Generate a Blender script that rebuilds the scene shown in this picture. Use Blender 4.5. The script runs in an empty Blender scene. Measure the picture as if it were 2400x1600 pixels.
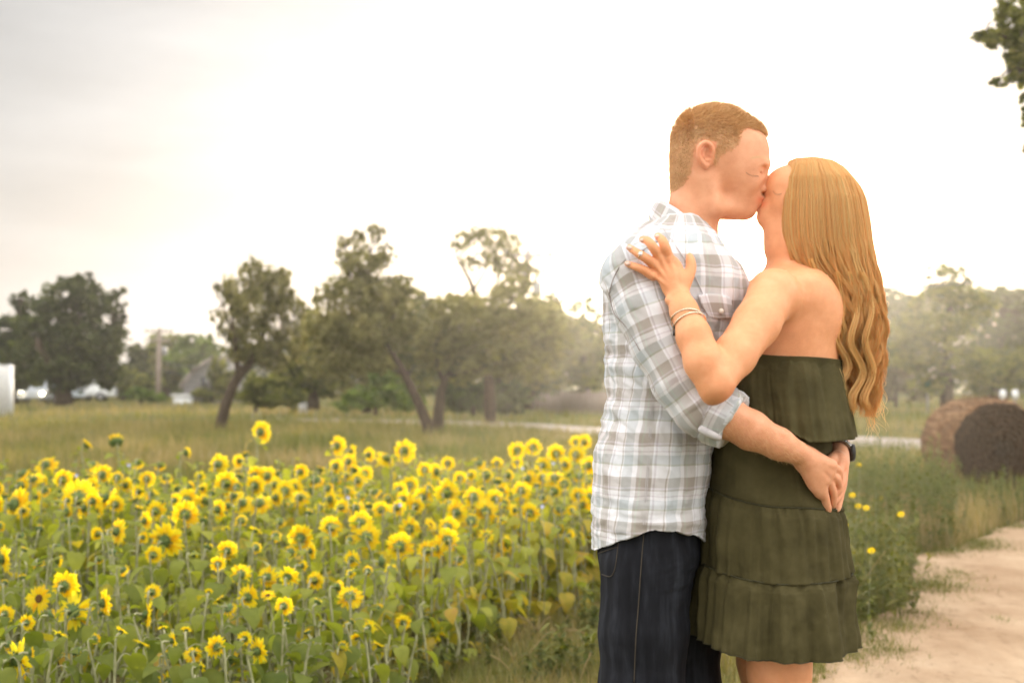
import bpy, math, os
import numpy as np
from mathutils import Vector, Matrix
rng = np.random.default_rng(11)
scene = bpy.context.scene
COL = scene.collection
R = math.radians

# ------------------------------------------------------------------ camera
CAM_H, FPX, HOR = 1.35, 3333.0, 895.0          # eye height (m), focal length (px of a 2400 px frame), horizon row
cam_d = bpy.data.cameras.new('camera')
cam = bpy.data.objects.new('camera', cam_d); COL.objects.link(cam)
cam.location = (0, 0, CAM_H); cam.rotation_euler = (R(90), 0, 0)
cam_d.sensor_width = 36.0; cam_d.lens = 50.0
cam_d.shift_y = 95.0 / 2400.0
HAZE_D, HAZE_G = .00080, .80
cam_d.clip_start = 0.05; cam_d.clip_end = 3000
cam_d.dof.use_dof = True; cam_d.dof.focus_distance = 3.25; cam_d.dof.aperture_fstop = 4.0
cam_d.dof.aperture_blades = 0
scene.camera = cam

# ------------------------------------------------------------------ light
SUN_AZ, SUN_EL = R(9.1), R(5.2)
SUNV = Vector((math.sin(SUN_AZ)*math.cos(SUN_EL), math.cos(SUN_AZ)*math.cos(SUN_EL), math.sin(SUN_EL)))
sun_d = bpy.data.lights.new('sun', 'SUN'); sun_d.energy = 5.0; sun_d.angle = R(0.55); sun_d.color = (1.0, 0.83, 0.60)
sun = bpy.data.objects.new('sun', sun_d); COL.objects.link(sun)
sun.rotation_euler = SUNV.to_track_quat('Z', 'Y').to_euler(); sun.location = (20, 60, 30)

world = bpy.data.worlds.new('World'); scene.world = world; world.use_nodes = True
wt = world.node_tree; wt.nodes.clear()
def wn(t, **kw):
    n = wt.nodes.new(t)
    for k, v in kw.items(): setattr(n, k, v)
    return n
w_out = wn('ShaderNodeOutputWorld'); w_bg = wn('ShaderNodeBackground')
sky = wn('ShaderNodeTexSky', sky_type='NISHITA', sun_disc=False, sun_elevation=SUN_EL, sun_rotation=SUN_AZ, air_density=1.0, dust_density=3.0)
tc = wn('ShaderNodeTexCoord')
dot = wn('ShaderNodeVectorMath', operation='DOT_PRODUCT'); dot.inputs[1].default_value = SUNV
nrm = wn('ShaderNodeVectorMath', operation='NORMALIZE')
wt.links.new(tc.outputs['Generated'], nrm.inputs[0]); wt.links.new(nrm.outputs[0], dot.inputs[0])
ac = wn('ShaderNodeMath', operation='ARCCOSINE', use_clamp=False); wt.links.new(dot.outputs['Value'], ac.inputs[0])
ad = wn('ShaderNodeMath', operation='DIVIDE'); wt.links.new(ac.outputs[0], ad.inputs[0]); ad.inputs[1].default_value = math.pi
# veil of thin bright cloud: brightest round the sun, grey further out, then raised overhead and behind the camera as added fill light (stop = angle from the sun in degrees, colour x 8)
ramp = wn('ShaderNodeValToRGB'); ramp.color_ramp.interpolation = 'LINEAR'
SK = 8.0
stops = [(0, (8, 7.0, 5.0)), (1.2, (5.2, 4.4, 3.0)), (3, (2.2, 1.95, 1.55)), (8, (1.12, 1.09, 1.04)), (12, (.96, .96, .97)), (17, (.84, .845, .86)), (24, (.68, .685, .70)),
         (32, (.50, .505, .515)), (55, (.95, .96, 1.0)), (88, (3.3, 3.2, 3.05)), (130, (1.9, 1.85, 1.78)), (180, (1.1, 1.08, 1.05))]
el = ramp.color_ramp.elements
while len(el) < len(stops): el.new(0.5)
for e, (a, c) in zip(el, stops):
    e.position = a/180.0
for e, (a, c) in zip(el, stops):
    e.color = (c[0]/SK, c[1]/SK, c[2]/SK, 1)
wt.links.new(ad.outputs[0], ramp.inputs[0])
mp = wn('ShaderNodeMapping'); mp.inputs['Scale'].default_value = (1.6, 1.6, 6.0); mp.inputs['Rotation'].default_value = (0, R(-14), R(10))
wt.links.new(nrm.outputs[0], mp.inputs[0])
nz = wn('ShaderNodeTexNoise'); nz.inputs['Scale'].default_value = 2.6; nz.inputs['Detail'].default_value = 5; nz.inputs['Roughness'].default_value = .55
wt.links.new(mp.outputs[0], nz.inputs['Vector'])
nr = wn('ShaderNodeMapRange'); nr.inputs['From Min'].default_value = .3; nr.inputs['From Max'].default_value = .72; nr.inputs['To Min'].default_value = .9; nr.inputs['To Max'].default_value = 1.16
wt.links.new(nz.outputs['Fac'], nr.inputs['Value'])
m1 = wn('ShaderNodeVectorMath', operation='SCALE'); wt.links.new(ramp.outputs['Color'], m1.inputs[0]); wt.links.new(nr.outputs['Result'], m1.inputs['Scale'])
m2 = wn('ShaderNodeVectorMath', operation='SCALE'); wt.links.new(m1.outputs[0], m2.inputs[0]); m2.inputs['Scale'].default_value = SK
# horizon warmth
sep = wn('ShaderNodeSeparateXYZ'); wt.links.new(nrm.outputs[0], sep.inputs[0])
hr = wn('ShaderNodeMapRange'); wt.links.new(sep.outputs['Z'], hr.inputs['Value']); hr.inputs['From Min'].default_value = 0.0; hr.inputs['From Max'].default_value = .2; hr.inputs['To Min'].default_value = 1; hr.inputs['To Max'].default_value = 0
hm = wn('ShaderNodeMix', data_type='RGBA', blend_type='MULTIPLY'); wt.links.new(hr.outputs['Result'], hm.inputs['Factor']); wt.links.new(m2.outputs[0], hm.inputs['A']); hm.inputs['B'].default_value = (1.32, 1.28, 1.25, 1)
# the veil over the clear Nishita sky
m3 = wn('ShaderNodeVectorMath', operation='SCALE'); wt.links.new(sky.outputs[0], m3.inputs[0]); m3.inputs['Scale'].default_value = 0.02
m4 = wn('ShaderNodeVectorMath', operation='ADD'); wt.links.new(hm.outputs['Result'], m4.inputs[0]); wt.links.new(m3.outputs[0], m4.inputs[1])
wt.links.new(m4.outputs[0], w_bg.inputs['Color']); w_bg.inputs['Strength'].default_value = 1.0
wt.links.new(w_bg.outputs[0], w_out.inputs['Surface'])

scene.view_settings.view_transform = 'Standard'; scene.view_settings.look = 'None'
scene.view_settings.gamma = 1.0; scene.view_settings.exposure = 0.0
scene.render.engine = 'CYCLES'
cy = scene.cycles
cy.use_denoising = True; cy.max_bounces = 8; cy.transparent_max_bounces = 12; cy.transmission_bounces = 6
cy.diffuse_bounces = 3; cy.glossy_bounces = 2; cy.volume_bounces = 0
cy.sample_clamp_indirect = 6.0; cy.caustics_reflective = False; cy.caustics_refractive = False

# ------------------------------------------------------------------ helpers
def P(px, py, Y):
    """point of the place seen at frame pixel (px, py) at distance Y"""
    return np.array([(px-1200.0)/FPX*Y, Y, CAM_H-(py-HOR)/FPX*Y])
def G(px, py):
    """ground point under frame pixel"""
    Y = CAM_H*FPX/(py-HOR); return np.array([(px-1200.0)/FPX*Y, Y, 0.0])

def mk(name, V, Q=None, T=None, mat=None, parent=None, smooth=True, attrs=None, link=True):
    V = np.asarray(V, dtype=np.float32).reshape(-1, 3)
    Q = np.zeros((0, 4), np.int32) if Q is None else np.asarray(Q, np.int32).reshape(-1, 4)
    T = np.zeros((0, 3), np.int32) if T is None else np.asarray(T, np.int32).reshape(-1, 3)
    me = bpy.data.meshes.new(name)
    me.vertices.add(len(V)); me.vertices.foreach_set('co', V.ravel())
    nl = Q.size + T.size; me.loops.add(nl)
    me.loops.foreach_set('vertex_index', np.concatenate([Q.ravel(), T.ravel()]).astype(np.int32))
    n = len(Q) + len(T); me.polygons.add(n)
    ls = np.concatenate([np.arange(len(Q))*4, Q.size + np.arange(len(T))*3]).astype(np.int32)
    me.polygons.foreach_set('loop_start', ls)
    if smooth: me.polygons.foreach_set('use_smooth', np.ones(n, bool))
    if attrs:
        for k, arr in attrs.items():
            arr = np.asarray(arr, np.float32)
            if arr.ndim == 1:
                a = me.attributes.new(k, 'FLOAT', 'POINT'); a.data.foreach_set('value', arr)
            else:
                a = me.attributes.new(k, 'FLOAT_VECTOR', 'POINT'); a.data.foreach_set('vector', arr.ravel())
    me.update(calc_edges=True); me.validate()
    if mat is not None: me.materials.append(mat)
    if not link: return me
    o = bpy.data.objects.new(name, me); COL.objects.link(o)
    if parent is not None: o.parent = parent
    return o
def empty(name, loc, parent=None):
    o = bpy.data.objects.new(name, None); COL.objects.link(o); o.location = loc; o.empty_display_size = .1
    if parent: o.parent = parent
    return o
def tag(o, label=None, cat=None, group=None, kind=None):
    if label: o['label'] = label
    if cat: o['category'] = cat
    if group: o['group'] = group
    if kind: o['kind'] = kind
    return o

class MB:
    """collects pieces of one mesh"""
    def __init__(s): s.V = []; s.Q = []; s.T = []; s.A = {}; s.n = 0
    def add(s, V, Q=None, T=None, **attrs):
        V = np.asarray(V, float).reshape(-1, 3)
        if Q is not None and len(Q): s.Q.append(np.asarray(Q)+s.n)
        if T is not None and len(T): s.T.append(np.asarray(T)+s.n)
        s.V.append(V); s.n += len(V)
        for k, a in attrs.items():
            a = np.asarray(a, float)
            s.A.setdefault(k, []).append(np.full(len(V), float(a)) if a.ndim == 0 else (np.tile(a, (len(V), 1)) if a.ndim == 1 and len(a) == 3 and len(V) != 3 else a))
    def build(s, name, mat, parent=None, smooth=True, loc=None):
        V = np.concatenate(s.V)
        if loc is not None: V = V-np.asarray(loc)
        o = mk(name, V, np.concatenate(s.Q) if s.Q else None, np.concatenate(s.T) if s.T else None, mat, parent, smooth, {k: np.concatenate(a) for k, a in s.A.items()})
        if loc is not None and parent is None: o.location = loc
        return o
    def box(s, c, d, rz=0.0, tilt=None, **at):
        x, y, z = np.array(d)/2.0
        v = np.array([[-x,-y,-z],[x,-y,-z],[x,y,-z],[-x,y,-z],[-x,-y,z],[x,-y,z],[x,y,z],[-x,y,z]])
        cc, ss = math.cos(rz), math.sin(rz)
        v = v @ np.array([[cc, ss, 0], [-ss, cc, 0], [0, 0, 1]])
        if tilt is not None: v = v @ np.array(Matrix.Rotation(tilt[1], 3, tilt[0]).transposed())
        s.add(v+np.array(c), Q=[[0,3,2,1],[4,5,6,7],[0,1,5,4],[1,2,6,5],[2,3,7,6],[3,0,4,7]], **at); return s
    def tube(s, pts, rad, n=8, cap=True, **at):
        pts = np.asarray(pts, float); m = len(pts); rad = np.broadcast_to(np.asarray(rad, float), (m,))
        tg = np.gradient(pts, axis=0); tg /= np.linalg.norm(tg, axis=1)[:, None]+1e-12
        up = np.array([0.03, 0.02, 1.0]) if abs(tg[0][2]) < .9 else np.array([1.0, 0.05, 0.0])
        s1 = np.cross(tg, up); s1 /= np.linalg.norm(s1, axis=1)[:, None]+1e-12
        s2 = np.cross(tg, s1)
        a = np.arange(n)*2*math.pi/n
        V = pts[:, None, :]+rad[:, None, None]*(np.cos(a)[None, :, None]*s1[:, None, :]+np.sin(a)[None, :, None]*s2[:, None, :])
        i = np.arange(m-1)[:, None]*n; j = np.arange(n)[None, :]; jn = (j+1) % n
        Q = np.stack([i+j, i+jn, i+n+jn, i+n+j], -1).reshape(-1, 4)
        V = V.reshape(-1, 3); T = None
        if cap:
            V = np.vstack([V, pts[0], pts[-1]]); k = m*n
            T = [[k, (q+1) % n, q] for q in range(n)]+[[k+1, (m-1)*n+q, (m-1)*n+(q+1) % n] for q in range(n)]
        s.add(V, Q=Q, T=T, **at); return s

def stamp(tv, tq, M, O, tt=None):
    """copies of a template mesh: tv (k,3), M (n,3,3), O (n,3)"""
    V = np.einsum('nij,kj->nki', M, tv)+O[:, None, :]
    k = len(tv); off = np.arange(len(M))*k
    Q = (np.asarray(tq)[None]+off[:, None, None]).reshape(-1, 4) if tq is not None and len(tq) else None
    T = (np.asarray(tt)[None]+off[:, None, None]).reshape(-1, 3) if tt is not None and len(tt) else None
    return V.reshape(-1, 3), Q, T
def rotm(z, rx=0.0, ry=0.0):
    """rotation matrices Rz(z) Rx(rx)"""
    z = np.asarray(z, float); rx = np.broadcast_to(rx, z.shape); ry = np.broadcast_to(ry, z.shape)
    c, s = np.cos(z), np.sin(z); a, b = np.cos(rx), np.sin(rx); e, f = np.cos(ry), np.sin(ry)
    Z = np.zeros(z.shape+(3, 3)); Z[..., 0, 0] = c; Z[..., 0, 1] = -s; Z[..., 1, 0] = s; Z[..., 1, 1] = c; Z[..., 2, 2] = 1
    X = np.zeros_like(Z); X[..., 0, 0] = 1; X[..., 1, 1] = a; X[..., 1, 2] = -b; X[..., 2, 1] = b; X[..., 2, 2] = a
    Yv = np.zeros_like(Z); Yv[..., 1, 1] = 1; Yv[..., 0, 0] = e; Yv[..., 0, 2] = f; Yv[..., 2, 0] = -f; Yv[..., 2, 2] = e
    return Z @ X @ Yv
def frame_from(d, roll=0.0):
    """matrix whose local +Z is d"""
    d = np.asarray(d, float); d = d/np.linalg.norm(d)
    up = np.array([0, 0, 1.0]) if abs(d[2]) < .95 else np.array([1.0, 0, 0])
    x = np.cross(up, d); x /= np.linalg.norm(x); y = np.cross(d, x)
    c, s = math.cos(roll), math.sin(roll)
    return np.stack([c*x+s*y, -s*x+c*y, d], 1)

# gradient noise (perlin) in numpy
_perm = np.random.default_rng(3).permutation(256).astype(np.int64); _perm = np.concatenate([_perm, _perm, _perm])
_g = np.random.default_rng(4).normal(size=(256, 3)); _g /= np.linalg.norm(_g, axis=1)[:, None]
def perlin(p):
    p = np.asarray(p, float); i = np.floor(p).astype(np.int64); f = p-i; i &= 255
    u = f*f*f*(f*(f*6-15)+10); out = 0
    for dx in (0, 1):
        for dy in (0, 1):
            for dz in (0, 1):
                h = _perm[_perm[_perm[(i[:, 0]+dx) & 255]+((i[:, 1]+dy) & 255)]+((i[:, 2]+dz) & 255)]
                g = _g[h]; d = f-np.array([dx, dy, dz]); w = 1.0
                w = (u[:, 0] if dx else 1-u[:, 0])*(u[:, 1] if dy else 1-u[:, 1])*(u[:, 2] if dz else 1-u[:, 2])
                out = out+w*np.einsum('ij,ij->i', g, d)
    return out*1.6
def fbm(p, o=3):
    a, r, s = 0.0, 1.0, 1.0
    for k in range(o):
        a = a+s*perlin(np.asarray(p)*r+17.3*k); r *= 2.03; s *= .5
    return a

# ------------------------------------------------------------------ materials
def new_mat(name):
    m = bpy.data.materials.new(name); m.use_nodes = True; t = m.node_tree
    return m, t, t.nodes['Principled BSDF'], t.nodes['Material Output']
def nd(t, typ, **kw):
    n = t.nodes.new(typ)
    for k, v in kw.items():
        if hasattr(n, k): setattr(n, k, v)
        else: n.inputs[k.replace('_', ' ')].default_value = v
    return n
def noise_ramp(t, scale, cols, detail=4, rough=.6, coord='Object', stretch=None, pos=None):
    tcn = t.nodes.new('ShaderNodeTexCoord'); src = tcn.outputs[coord]
    if stretch:
        m = t.nodes.new('ShaderNodeMapping'); m.inputs['Scale'].default_value = stretch; t.links.new(src, m.inputs[0]); src = m.outputs[0]
    n = t.nodes.new('ShaderNodeTexNoise'); n.inputs['Scale'].default_value = scale; n.inputs['Detail'].default_value = detail; n.inputs['Roughness'].default_value = rough
    t.links.new(src, n.inputs['Vector'])
    r = t.nodes.new('ShaderNodeValToRGB'); e = r.color_ramp.elements
    while len(e) < len(cols): e.new(.5)
    for k, (q, c) in enumerate(zip(e, cols)): q.position = (pos[k] if pos else .32+.36*k/(len(cols)-1))
    for k, (q, c) in enumerate(zip(e, cols)): q.color = (*c, 1)
    t.links.new(n.outputs['Fac'], r.inputs[0]); return r, n
def bump(t, b, height, strength, dist=.01):
    bn = t.nodes.new('ShaderNodeBump'); bn.inputs['Strength'].default_value = strength; bn.inputs['Distance'].default_value = dist
    t.links.new(height, bn.inputs['Height']); t.links.new(bn.outputs[0], b.inputs['Normal']); return bn
def simple(name, cols, scale=20, rough=.7, bstr=.2, bdist=.01, metal=0, stretch=None, spec=.3, coord='Object'):
    m, t, b, o = new_mat(name)
    r, n = noise_ramp(t, scale, cols, stretch=stretch, coord=coord)
    t.links.new(r.outputs[0], b.inputs['Base Color']); b.inputs['Roughness'].default_value = rough; b.inputs['Metallic'].default_value = metal
    b.inputs['Specular IOR Level'].default_value = spec
    if bstr: bump(t, b, n.outputs['Fac'], bstr, bdist)
    return m
def leafy(name, cols, trans=.45, rough=.55, tcol=(1.5, 1.5, .7), coord_scale=3.0, spec=.25, extra=None):
    """two-sided leaf/petal: diffuse + translucent, colour picked by the vertex attribute 'tint' plus a little noise"""
    m, t, b, o = new_mat(name)
    at = t.nodes.new('ShaderNodeAttribute'); at.attribute_name = 'tint'
    tcn = t.nodes.new('ShaderNodeTexCoord'); n = t.nodes.new('ShaderNodeTexNoise'); n.inputs['Scale'].default_value = coord_scale; n.inputs['Detail'].default_value = 3
    t.links.new(tcn.outputs['Object'], n.inputs['Vector'])
    ma = t.nodes.new('ShaderNodeMath'); ma.operation = 'MULTIPLY_ADD'; t.links.new(n.outputs['Fac'], ma.inputs[0]); ma.inputs[1].default_value = .3; ma.inputs[2].default_value = -.15
    mb = t.nodes.new('ShaderNodeMath'); mb.operation = 'ADD'; t.links.new(at.outputs['Fac'], mb.inputs[0]); t.links.new(ma.outputs[0], mb.inputs[1])
    r = t.nodes.new('ShaderNodeValToRGB'); e = r.color_ramp.elements
    while len(e) < len(cols): e.new(.5)
    for k, q in enumerate(e): q.position = cols[k][0]
    for k, q in enumerate(e): q.color = (*cols[k][1], 1)
    t.links.new(mb.outputs[0], r.inputs[0])
    t.links.new(r.outputs[0], b.inputs['Base Color']); b.inputs['Roughness'].default_value = rough; b.inputs['Specular IOR Level'].default_value = spec
    tr = t.nodes.new('ShaderNodeBsdfTranslucent')
    mc = t.nodes.new('ShaderNodeMix'); mc.data_type = 'RGBA'; mc.blend_type = 'MULTIPLY'; mc.inputs['Factor'].default_value = 1
    t.links.new(r.outputs[0], mc.inputs['A']); mc.inputs['B'].default_value = (*tcol, 1); t.links.new(mc.outputs['Result'], tr.inputs['Color'])
    mx = t.nodes.new('ShaderNodeMixShader'); mx.inputs[0].default_value = trans
    t.links.new(b.outputs[0], mx.inputs[1]); t.links.new(tr.outputs[0], mx.inputs[2]); t.links.new(mx.outputs[0], o.inputs['Surface'])
    return m
# ------------------------------------------------------------------ implicit-surface modelling (used for bodies and clothing)
# model space of the couple: 1 unit = 1/1149 m, u to the right, v down, w away from the camera, w = 0 at 2.9 m
S = FPX/2.9
def K(px, py, w=0.0):
    f = (FPX+w)/FPX; return np.array([1200+(px-1200)*f, HOR+(py-HOR)*f, w])
def W(p):
    p = np.asarray(p, float).reshape(-1, 3)
    return np.stack([(p[:, 0]-1200)/S, 2.9+p[:, 2]/S, CAM_H-(p[:, 1]-HOR)/S], 1)
FAR = 55.0
class Sdf:
    def __init__(s): s.p = []
    def add(s, fn, lo, hi, k=0.0, op='u'):
        s.p.append((fn, np.array(lo, np.float32), np.array(hi, np.float32), k, op)); return s
    def __call__(s, X):
        X = np.asarray(X, np.float32)
        if len(X) > 60000: return np.concatenate([s(X[i:i+30000]) for i in range(0, len(X), 30000)])
        d = np.full(len(X), FAR, np.float32)
        if not len(X): return d
        bl, bh = X.min(0), X.max(0)
        for fn, lo, hi, k, op in s.p:
            if op == 'all': d = fn(X, d); continue
            pad = FAR*.9
            if (bh < lo-pad).any() or (bl > hi+pad).any(): continue
            if (bl > lo-pad).all() and (bh < hi+pad).all(): m = slice(None)
            else:
                m = np.all((X > lo-pad) & (X < hi+pad), axis=1)
                if not m.any(): continue
            a = d[m]; b = fn(X[m]).astype(np.float32)
            if op == 'u':
                if k > 0:
                    h = np.clip(.5+.5*(a-b)/k, 0, 1); a = a*(1-h)+b*h-k*h*(1-h)
                else: a = np.minimum(a, b)
            else:
                if k > 0:
                    h = np.clip(.5-.5*(a+b)/k, 0, 1); a = a*(1-h)-b*h+k*h*(1-h)
                else: a = np.maximum(a, -b)
            d[m] = a
        return d
    def ell(s, c, r, k=12, op='u', rz=0.0):
        c = np.array(c, np.float32); r = np.array(r, np.float32); cs, sn = math.cos(rz), math.sin(rz)
        def fn(X):
            q = X-c
            if rz: q = np.stack([q[:, 0]*cs+q[:, 1]*sn, -q[:, 0]*sn+q[:, 1]*cs, q[:, 2]], 1)
            a = np.linalg.norm(q/r, axis=1); b = np.linalg.norm(q/(r*r), axis=1)+1e-6
            return a*(a-1)/b
        R_ = float(max(r)); return s.add(fn, c-(R_ if rz else r), c+(R_ if rz else r), k, op)
    def cone(s, a, b, ra, rb, k=12, op='u'):
        a = np.array(a, np.float32); b = np.array(b, np.float32); ba = b-a; L = float(ba@ba)+1e-6
        def fn(X):
            q = X-a; h = np.clip(q@ba/L, 0, 1)
            return np.linalg.norm(q-h[:, None]*ba, axis=1)-(ra+(rb-ra)*h)
        m = max(ra, rb); return s.add(fn, np.minimum(a, b)-m, np.maximum(a, b)+m, k, op)
    def chain(s, pts, k=8, op='u'):
        for p, q in zip(pts[:-1], pts[1:]): s.cone(p[0], q[0], p[1], q[1], k, op)
        return s
    def loft(s, rows, k=14, ex=2.0, op='u', cap=10, wc=0.0):
        """rows: (v, left u, right u, half depth) or + centre w"""
        rows = np.array([list(r)+[0]*(5-len(r)) for r in rows], float); v = rows[:, 0]
        vv = np.arange(v[0], v[-1]+1.0)
        def sm(y):
            n = len(v); m = np.zeros(n); dv = np.diff(v); sl = np.diff(y)/dv
            m[1:-1] = (sl[:-1]+sl[1:])/2; m[0] = sl[0]; m[-1] = sl[-1]
            i = np.clip(np.searchsorted(v, vv, 'right')-1, 0, n-2); t = (vv-v[i])/dv[i]; h = dv[i]
            return (2*t**3-3*t**2+1)*y[i]+(t**3-2*t**2+t)*h*m[i]+(-2*t**3+3*t**2)*y[i+1]+(t**3-t**2)*h*m[i+1]
        L, Rr, B, Wc = sm(rows[:, 1]), sm(rows[:, 2]), sm(rows[:, 3]), sm(rows[:, 4])
        lo = (L.min(), v[0]-cap, (Wc-B).min()); hi = (Rr.max(), v[-1]+cap, (Wc+B).max())
        def fn(X):
            y = X[:, 1]; l = np.interp(y, vv, L); r = np.interp(y, vv, Rr); b = np.interp(y, vv, B); wc_ = np.interp(y, vv, Wc)
            c = (l+r)/2; a = (r-l)/2
            x_ = np.abs(X[:, 0]-c)/a; z_ = np.abs(X[:, 2]-wc_)/b
            f = (x_**ex+z_**ex)**(1/ex)
            g = np.sqrt((x_/a)**2+(z_/b)**2)+1e-6
            d = np.where(f > .3, f*(f-1)/np.maximum(g, 1e-4)*1.0, -np.minimum(a, b)*.7)
            d = np.clip(d, -60, 400)
            dv = np.maximum(v[0]-y, y-v[-1])
            q = np.maximum(d+cap, 0); e = np.maximum(dv+cap, 0)
            return np.minimum(np.maximum(d+cap, dv+cap), 0)+np.sqrt(q*q+e*e)-cap
        return s.add(fn, lo, hi, k, op)
def mesh_sdf(f, lo, hi, h=2.3):
    lo = np.array(lo, float); hi = np.array(hi, float); B = 8; H = B*h
    n = np.ceil((hi-lo)/H).astype(int)
    I = np.stack(np.meshgrid(*[np.arange(k) for k in n], indexing='ij'), -1).reshape(-1, 3)
    c = lo+(I+.5)*H; d = f(c); I = I[np.abs(d) < H*.87*1.9]; I = I[np.lexsort((I[:, 2]//3, I[:, 0]//3, I[:, 1]//3))]
    g = np.stack(np.meshgrid(*[np.arange(B+1)]*3, indexing='ij'), -1).reshape(-1, 3)
    D = np.empty((len(I), (B+1)**3), np.float32)
    for s0 in range(0, len(I), 36):
        J = I[s0:s0+36]; pts = lo+(J[:, None, :]*B+g[None])*h
        D[s0:s0+36] = f(pts.reshape(-1, 3)).reshape(len(J), -1)
    D = D.reshape(-1, B+1, B+1, B+1); neg = D < 0
    N = n*B+2
    def cid(ijk): return (ijk[..., 0]*N[1]+ijk[..., 1])*N[2]+ijk[..., 2]
    cs = np.zeros(neg[:, :-1, :-1, :-1].shape, np.int8)
    for a in (0, 1):
        for b in (0, 1):
            for e in (0, 1): cs += neg[:, a:B+a, b:B+b, e:B+e]
    act = (cs > 0) & (cs < 8)
    bi, ci, cj, ck = np.nonzero(act)
    cell = I[bi]*B+np.stack([ci, cj, ck], 1)
    acc = np.zeros((len(bi), 3)); cnt = np.zeros(len(bi))
    def corner(a, b, e): return D[bi, ci+a, cj+b, ck+e]
    for ax in range(3):
        for o1 in (0, 1):
            for o2 in (0, 1):
                A0 = [0, 0, 0]; A1 = [0, 0, 0]; oth = [q for q in range(3) if q != ax]
                A0[oth[0]] = A1[oth[0]] = o1; A0[oth[1]] = A1[oth[1]] = o2; A1[ax] = 1
                x0 = corner(*A0); x1 = corner(*A1); m = (x0 < 0) != (x1 < 0)
                t = x0/(x0-x1+1e-12); p = np.repeat(np.array(A0, float)[None], len(bi), 0); p[:, ax] = t
                acc[m] += p[m]; cnt[m] += 1
    V = lo+(cell+acc/cnt[:, None])*h
    ids = cid(cell); order = np.argsort(ids); sid = ids[order]
    def look(ijk):
        q = cid(ijk); k = np.clip(np.searchsorted(sid, q), 0, len(sid)-1); return np.where(sid[k] == q, order[k], -1)
    Qs = []
    for ax in range(3):
        sl0 = [slice(0, B)]*3; sl1 = list(sl0); sl1[ax] = slice(1, B+1)
        a = neg[(slice(None), *sl0)]; b = neg[(slice(None), *sl1)]
        bb, i, j, k = np.nonzero(a != b); base = I[bb]*B+np.stack([i, j, k], 1); s = a[bb, i, j, k]
        o = [q for q in range(3) if q != ax]; e1 = np.zeros(3, int); e2 = np.zeros(3, int); e1[o[0]] = 1; e2[o[1]] = 1
        q = np.stack([look(base-e1-e2), look(base-e2), look(base), look(base-e1)], 1)
        if ax == 1: q = q[:, ::-1]
        q[~s] = q[~s][:, ::-1]
        Qs.append(q[(q >= 0).all(1)])
    Q = np.concatenate(Qs)
    n_ = vnormals(V, Q); k_ = np.random.default_rng(0).choice(len(V), 400); g_ = grad(f, V[k_])
    if np.einsum('ij,ij->i', n_[k_], g_).mean() < 0: Q = Q[:, ::-1]; print('flipped')
    return V, Q
def vnormals(V, Q):
    n = np.cross(V[Q[:, 2]]-V[Q[:, 0]], V[Q[:, 3]]-V[Q[:, 1]]); N = np.zeros_like(V)
    for k in range(4): np.add.at(N, Q[:, k], n)
    return N/(np.linalg.norm(N, axis=1)[:, None]+1e-9)
def grad(f, X, e=1.5):
    X = np.asarray(X, float); g = np.zeros_like(X)
    for k in range(3):
        o = np.zeros(3); o[k] = e; g[:, k] = f(X+o)-f(X-o)
    return g/(np.linalg.norm(g, axis=1)[:, None]+1e-9)
def hit(f, px, py, w0=-480, out=0.0):
    """where the sight line through frame pixel meets the surface f = out"""
    px = np.atleast_1d(np.asarray(px, float)); py = np.atleast_1d(np.asarray(py, float))
    d = np.stack([px-1200, py-HOR, np.full(len(px), FPX)], 1); L = np.linalg.norm(d, axis=1)[:, None]; d /= L
    p0 = np.array([1200, HOR, -FPX]); t = ((FPX+w0)/d[:, 2])
    for _ in range(90):
        p = p0+d*t[:, None]; s = f(p)-out; t = t+np.clip(s*.7, -20, 30)
    return p0+d*t[:, None]
def catmull(pts, n):
    pts = np.asarray(pts, float); m = len(pts); t = np.linspace(0, m-1, n); i = np.clip(t.astype(int), 0, m-2); f = (t-i)[:, None]
    g = lambda k: pts[np.clip(k, 0, m-1)]
    a, b, c, d = g(i-1), g(i), g(i+1), g(i+2)
    a = np.where((i == 0)[:, None], 2*b-c, a); d = np.where((i == m-2)[:, None], 2*c-b, d)
    return .5*(2*b+(c-a)*f+(2*a-5*b+4*c-d)*f*f+(3*b-a-3*c+d)*f**3)
def inpoly(x, y, poly):
    """signed distance to a polygon, positive inside"""
    p = np.asarray(poly, float); ins = np.zeros(len(x), bool); d = np.full(len(x), 1e9)
    for a, b in zip(p, np.roll(p, -1, 0)):
        e = b-a; t = np.clip(((x-a[0])*e[0]+(y-a[1])*e[1])/(e@e), 0, 1); d = np.minimum(d, np.hypot(x-a[0]-t*e[0], y-a[1]-t*e[1]))
        c = (a[1] > y) != (b[1] > y); ins ^= c & (x < (b[0]-a[0])*(y-a[1])/((b[1]-a[1])+1e-12)+a[0])
    return np.where(ins, d, -d)
def solid(name, V, Q, mat, parent, flip=False, attrs=None):
    """mesh in couple space -> object under parent (parent at its own base point)"""
    Vw = W(V); loc = np.array(parent.location) if parent else 0
    if flip: Q = Q[:, ::-1]
    return mk(name, Vw-loc, Q, None, mat, parent, True, attrs)
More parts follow.
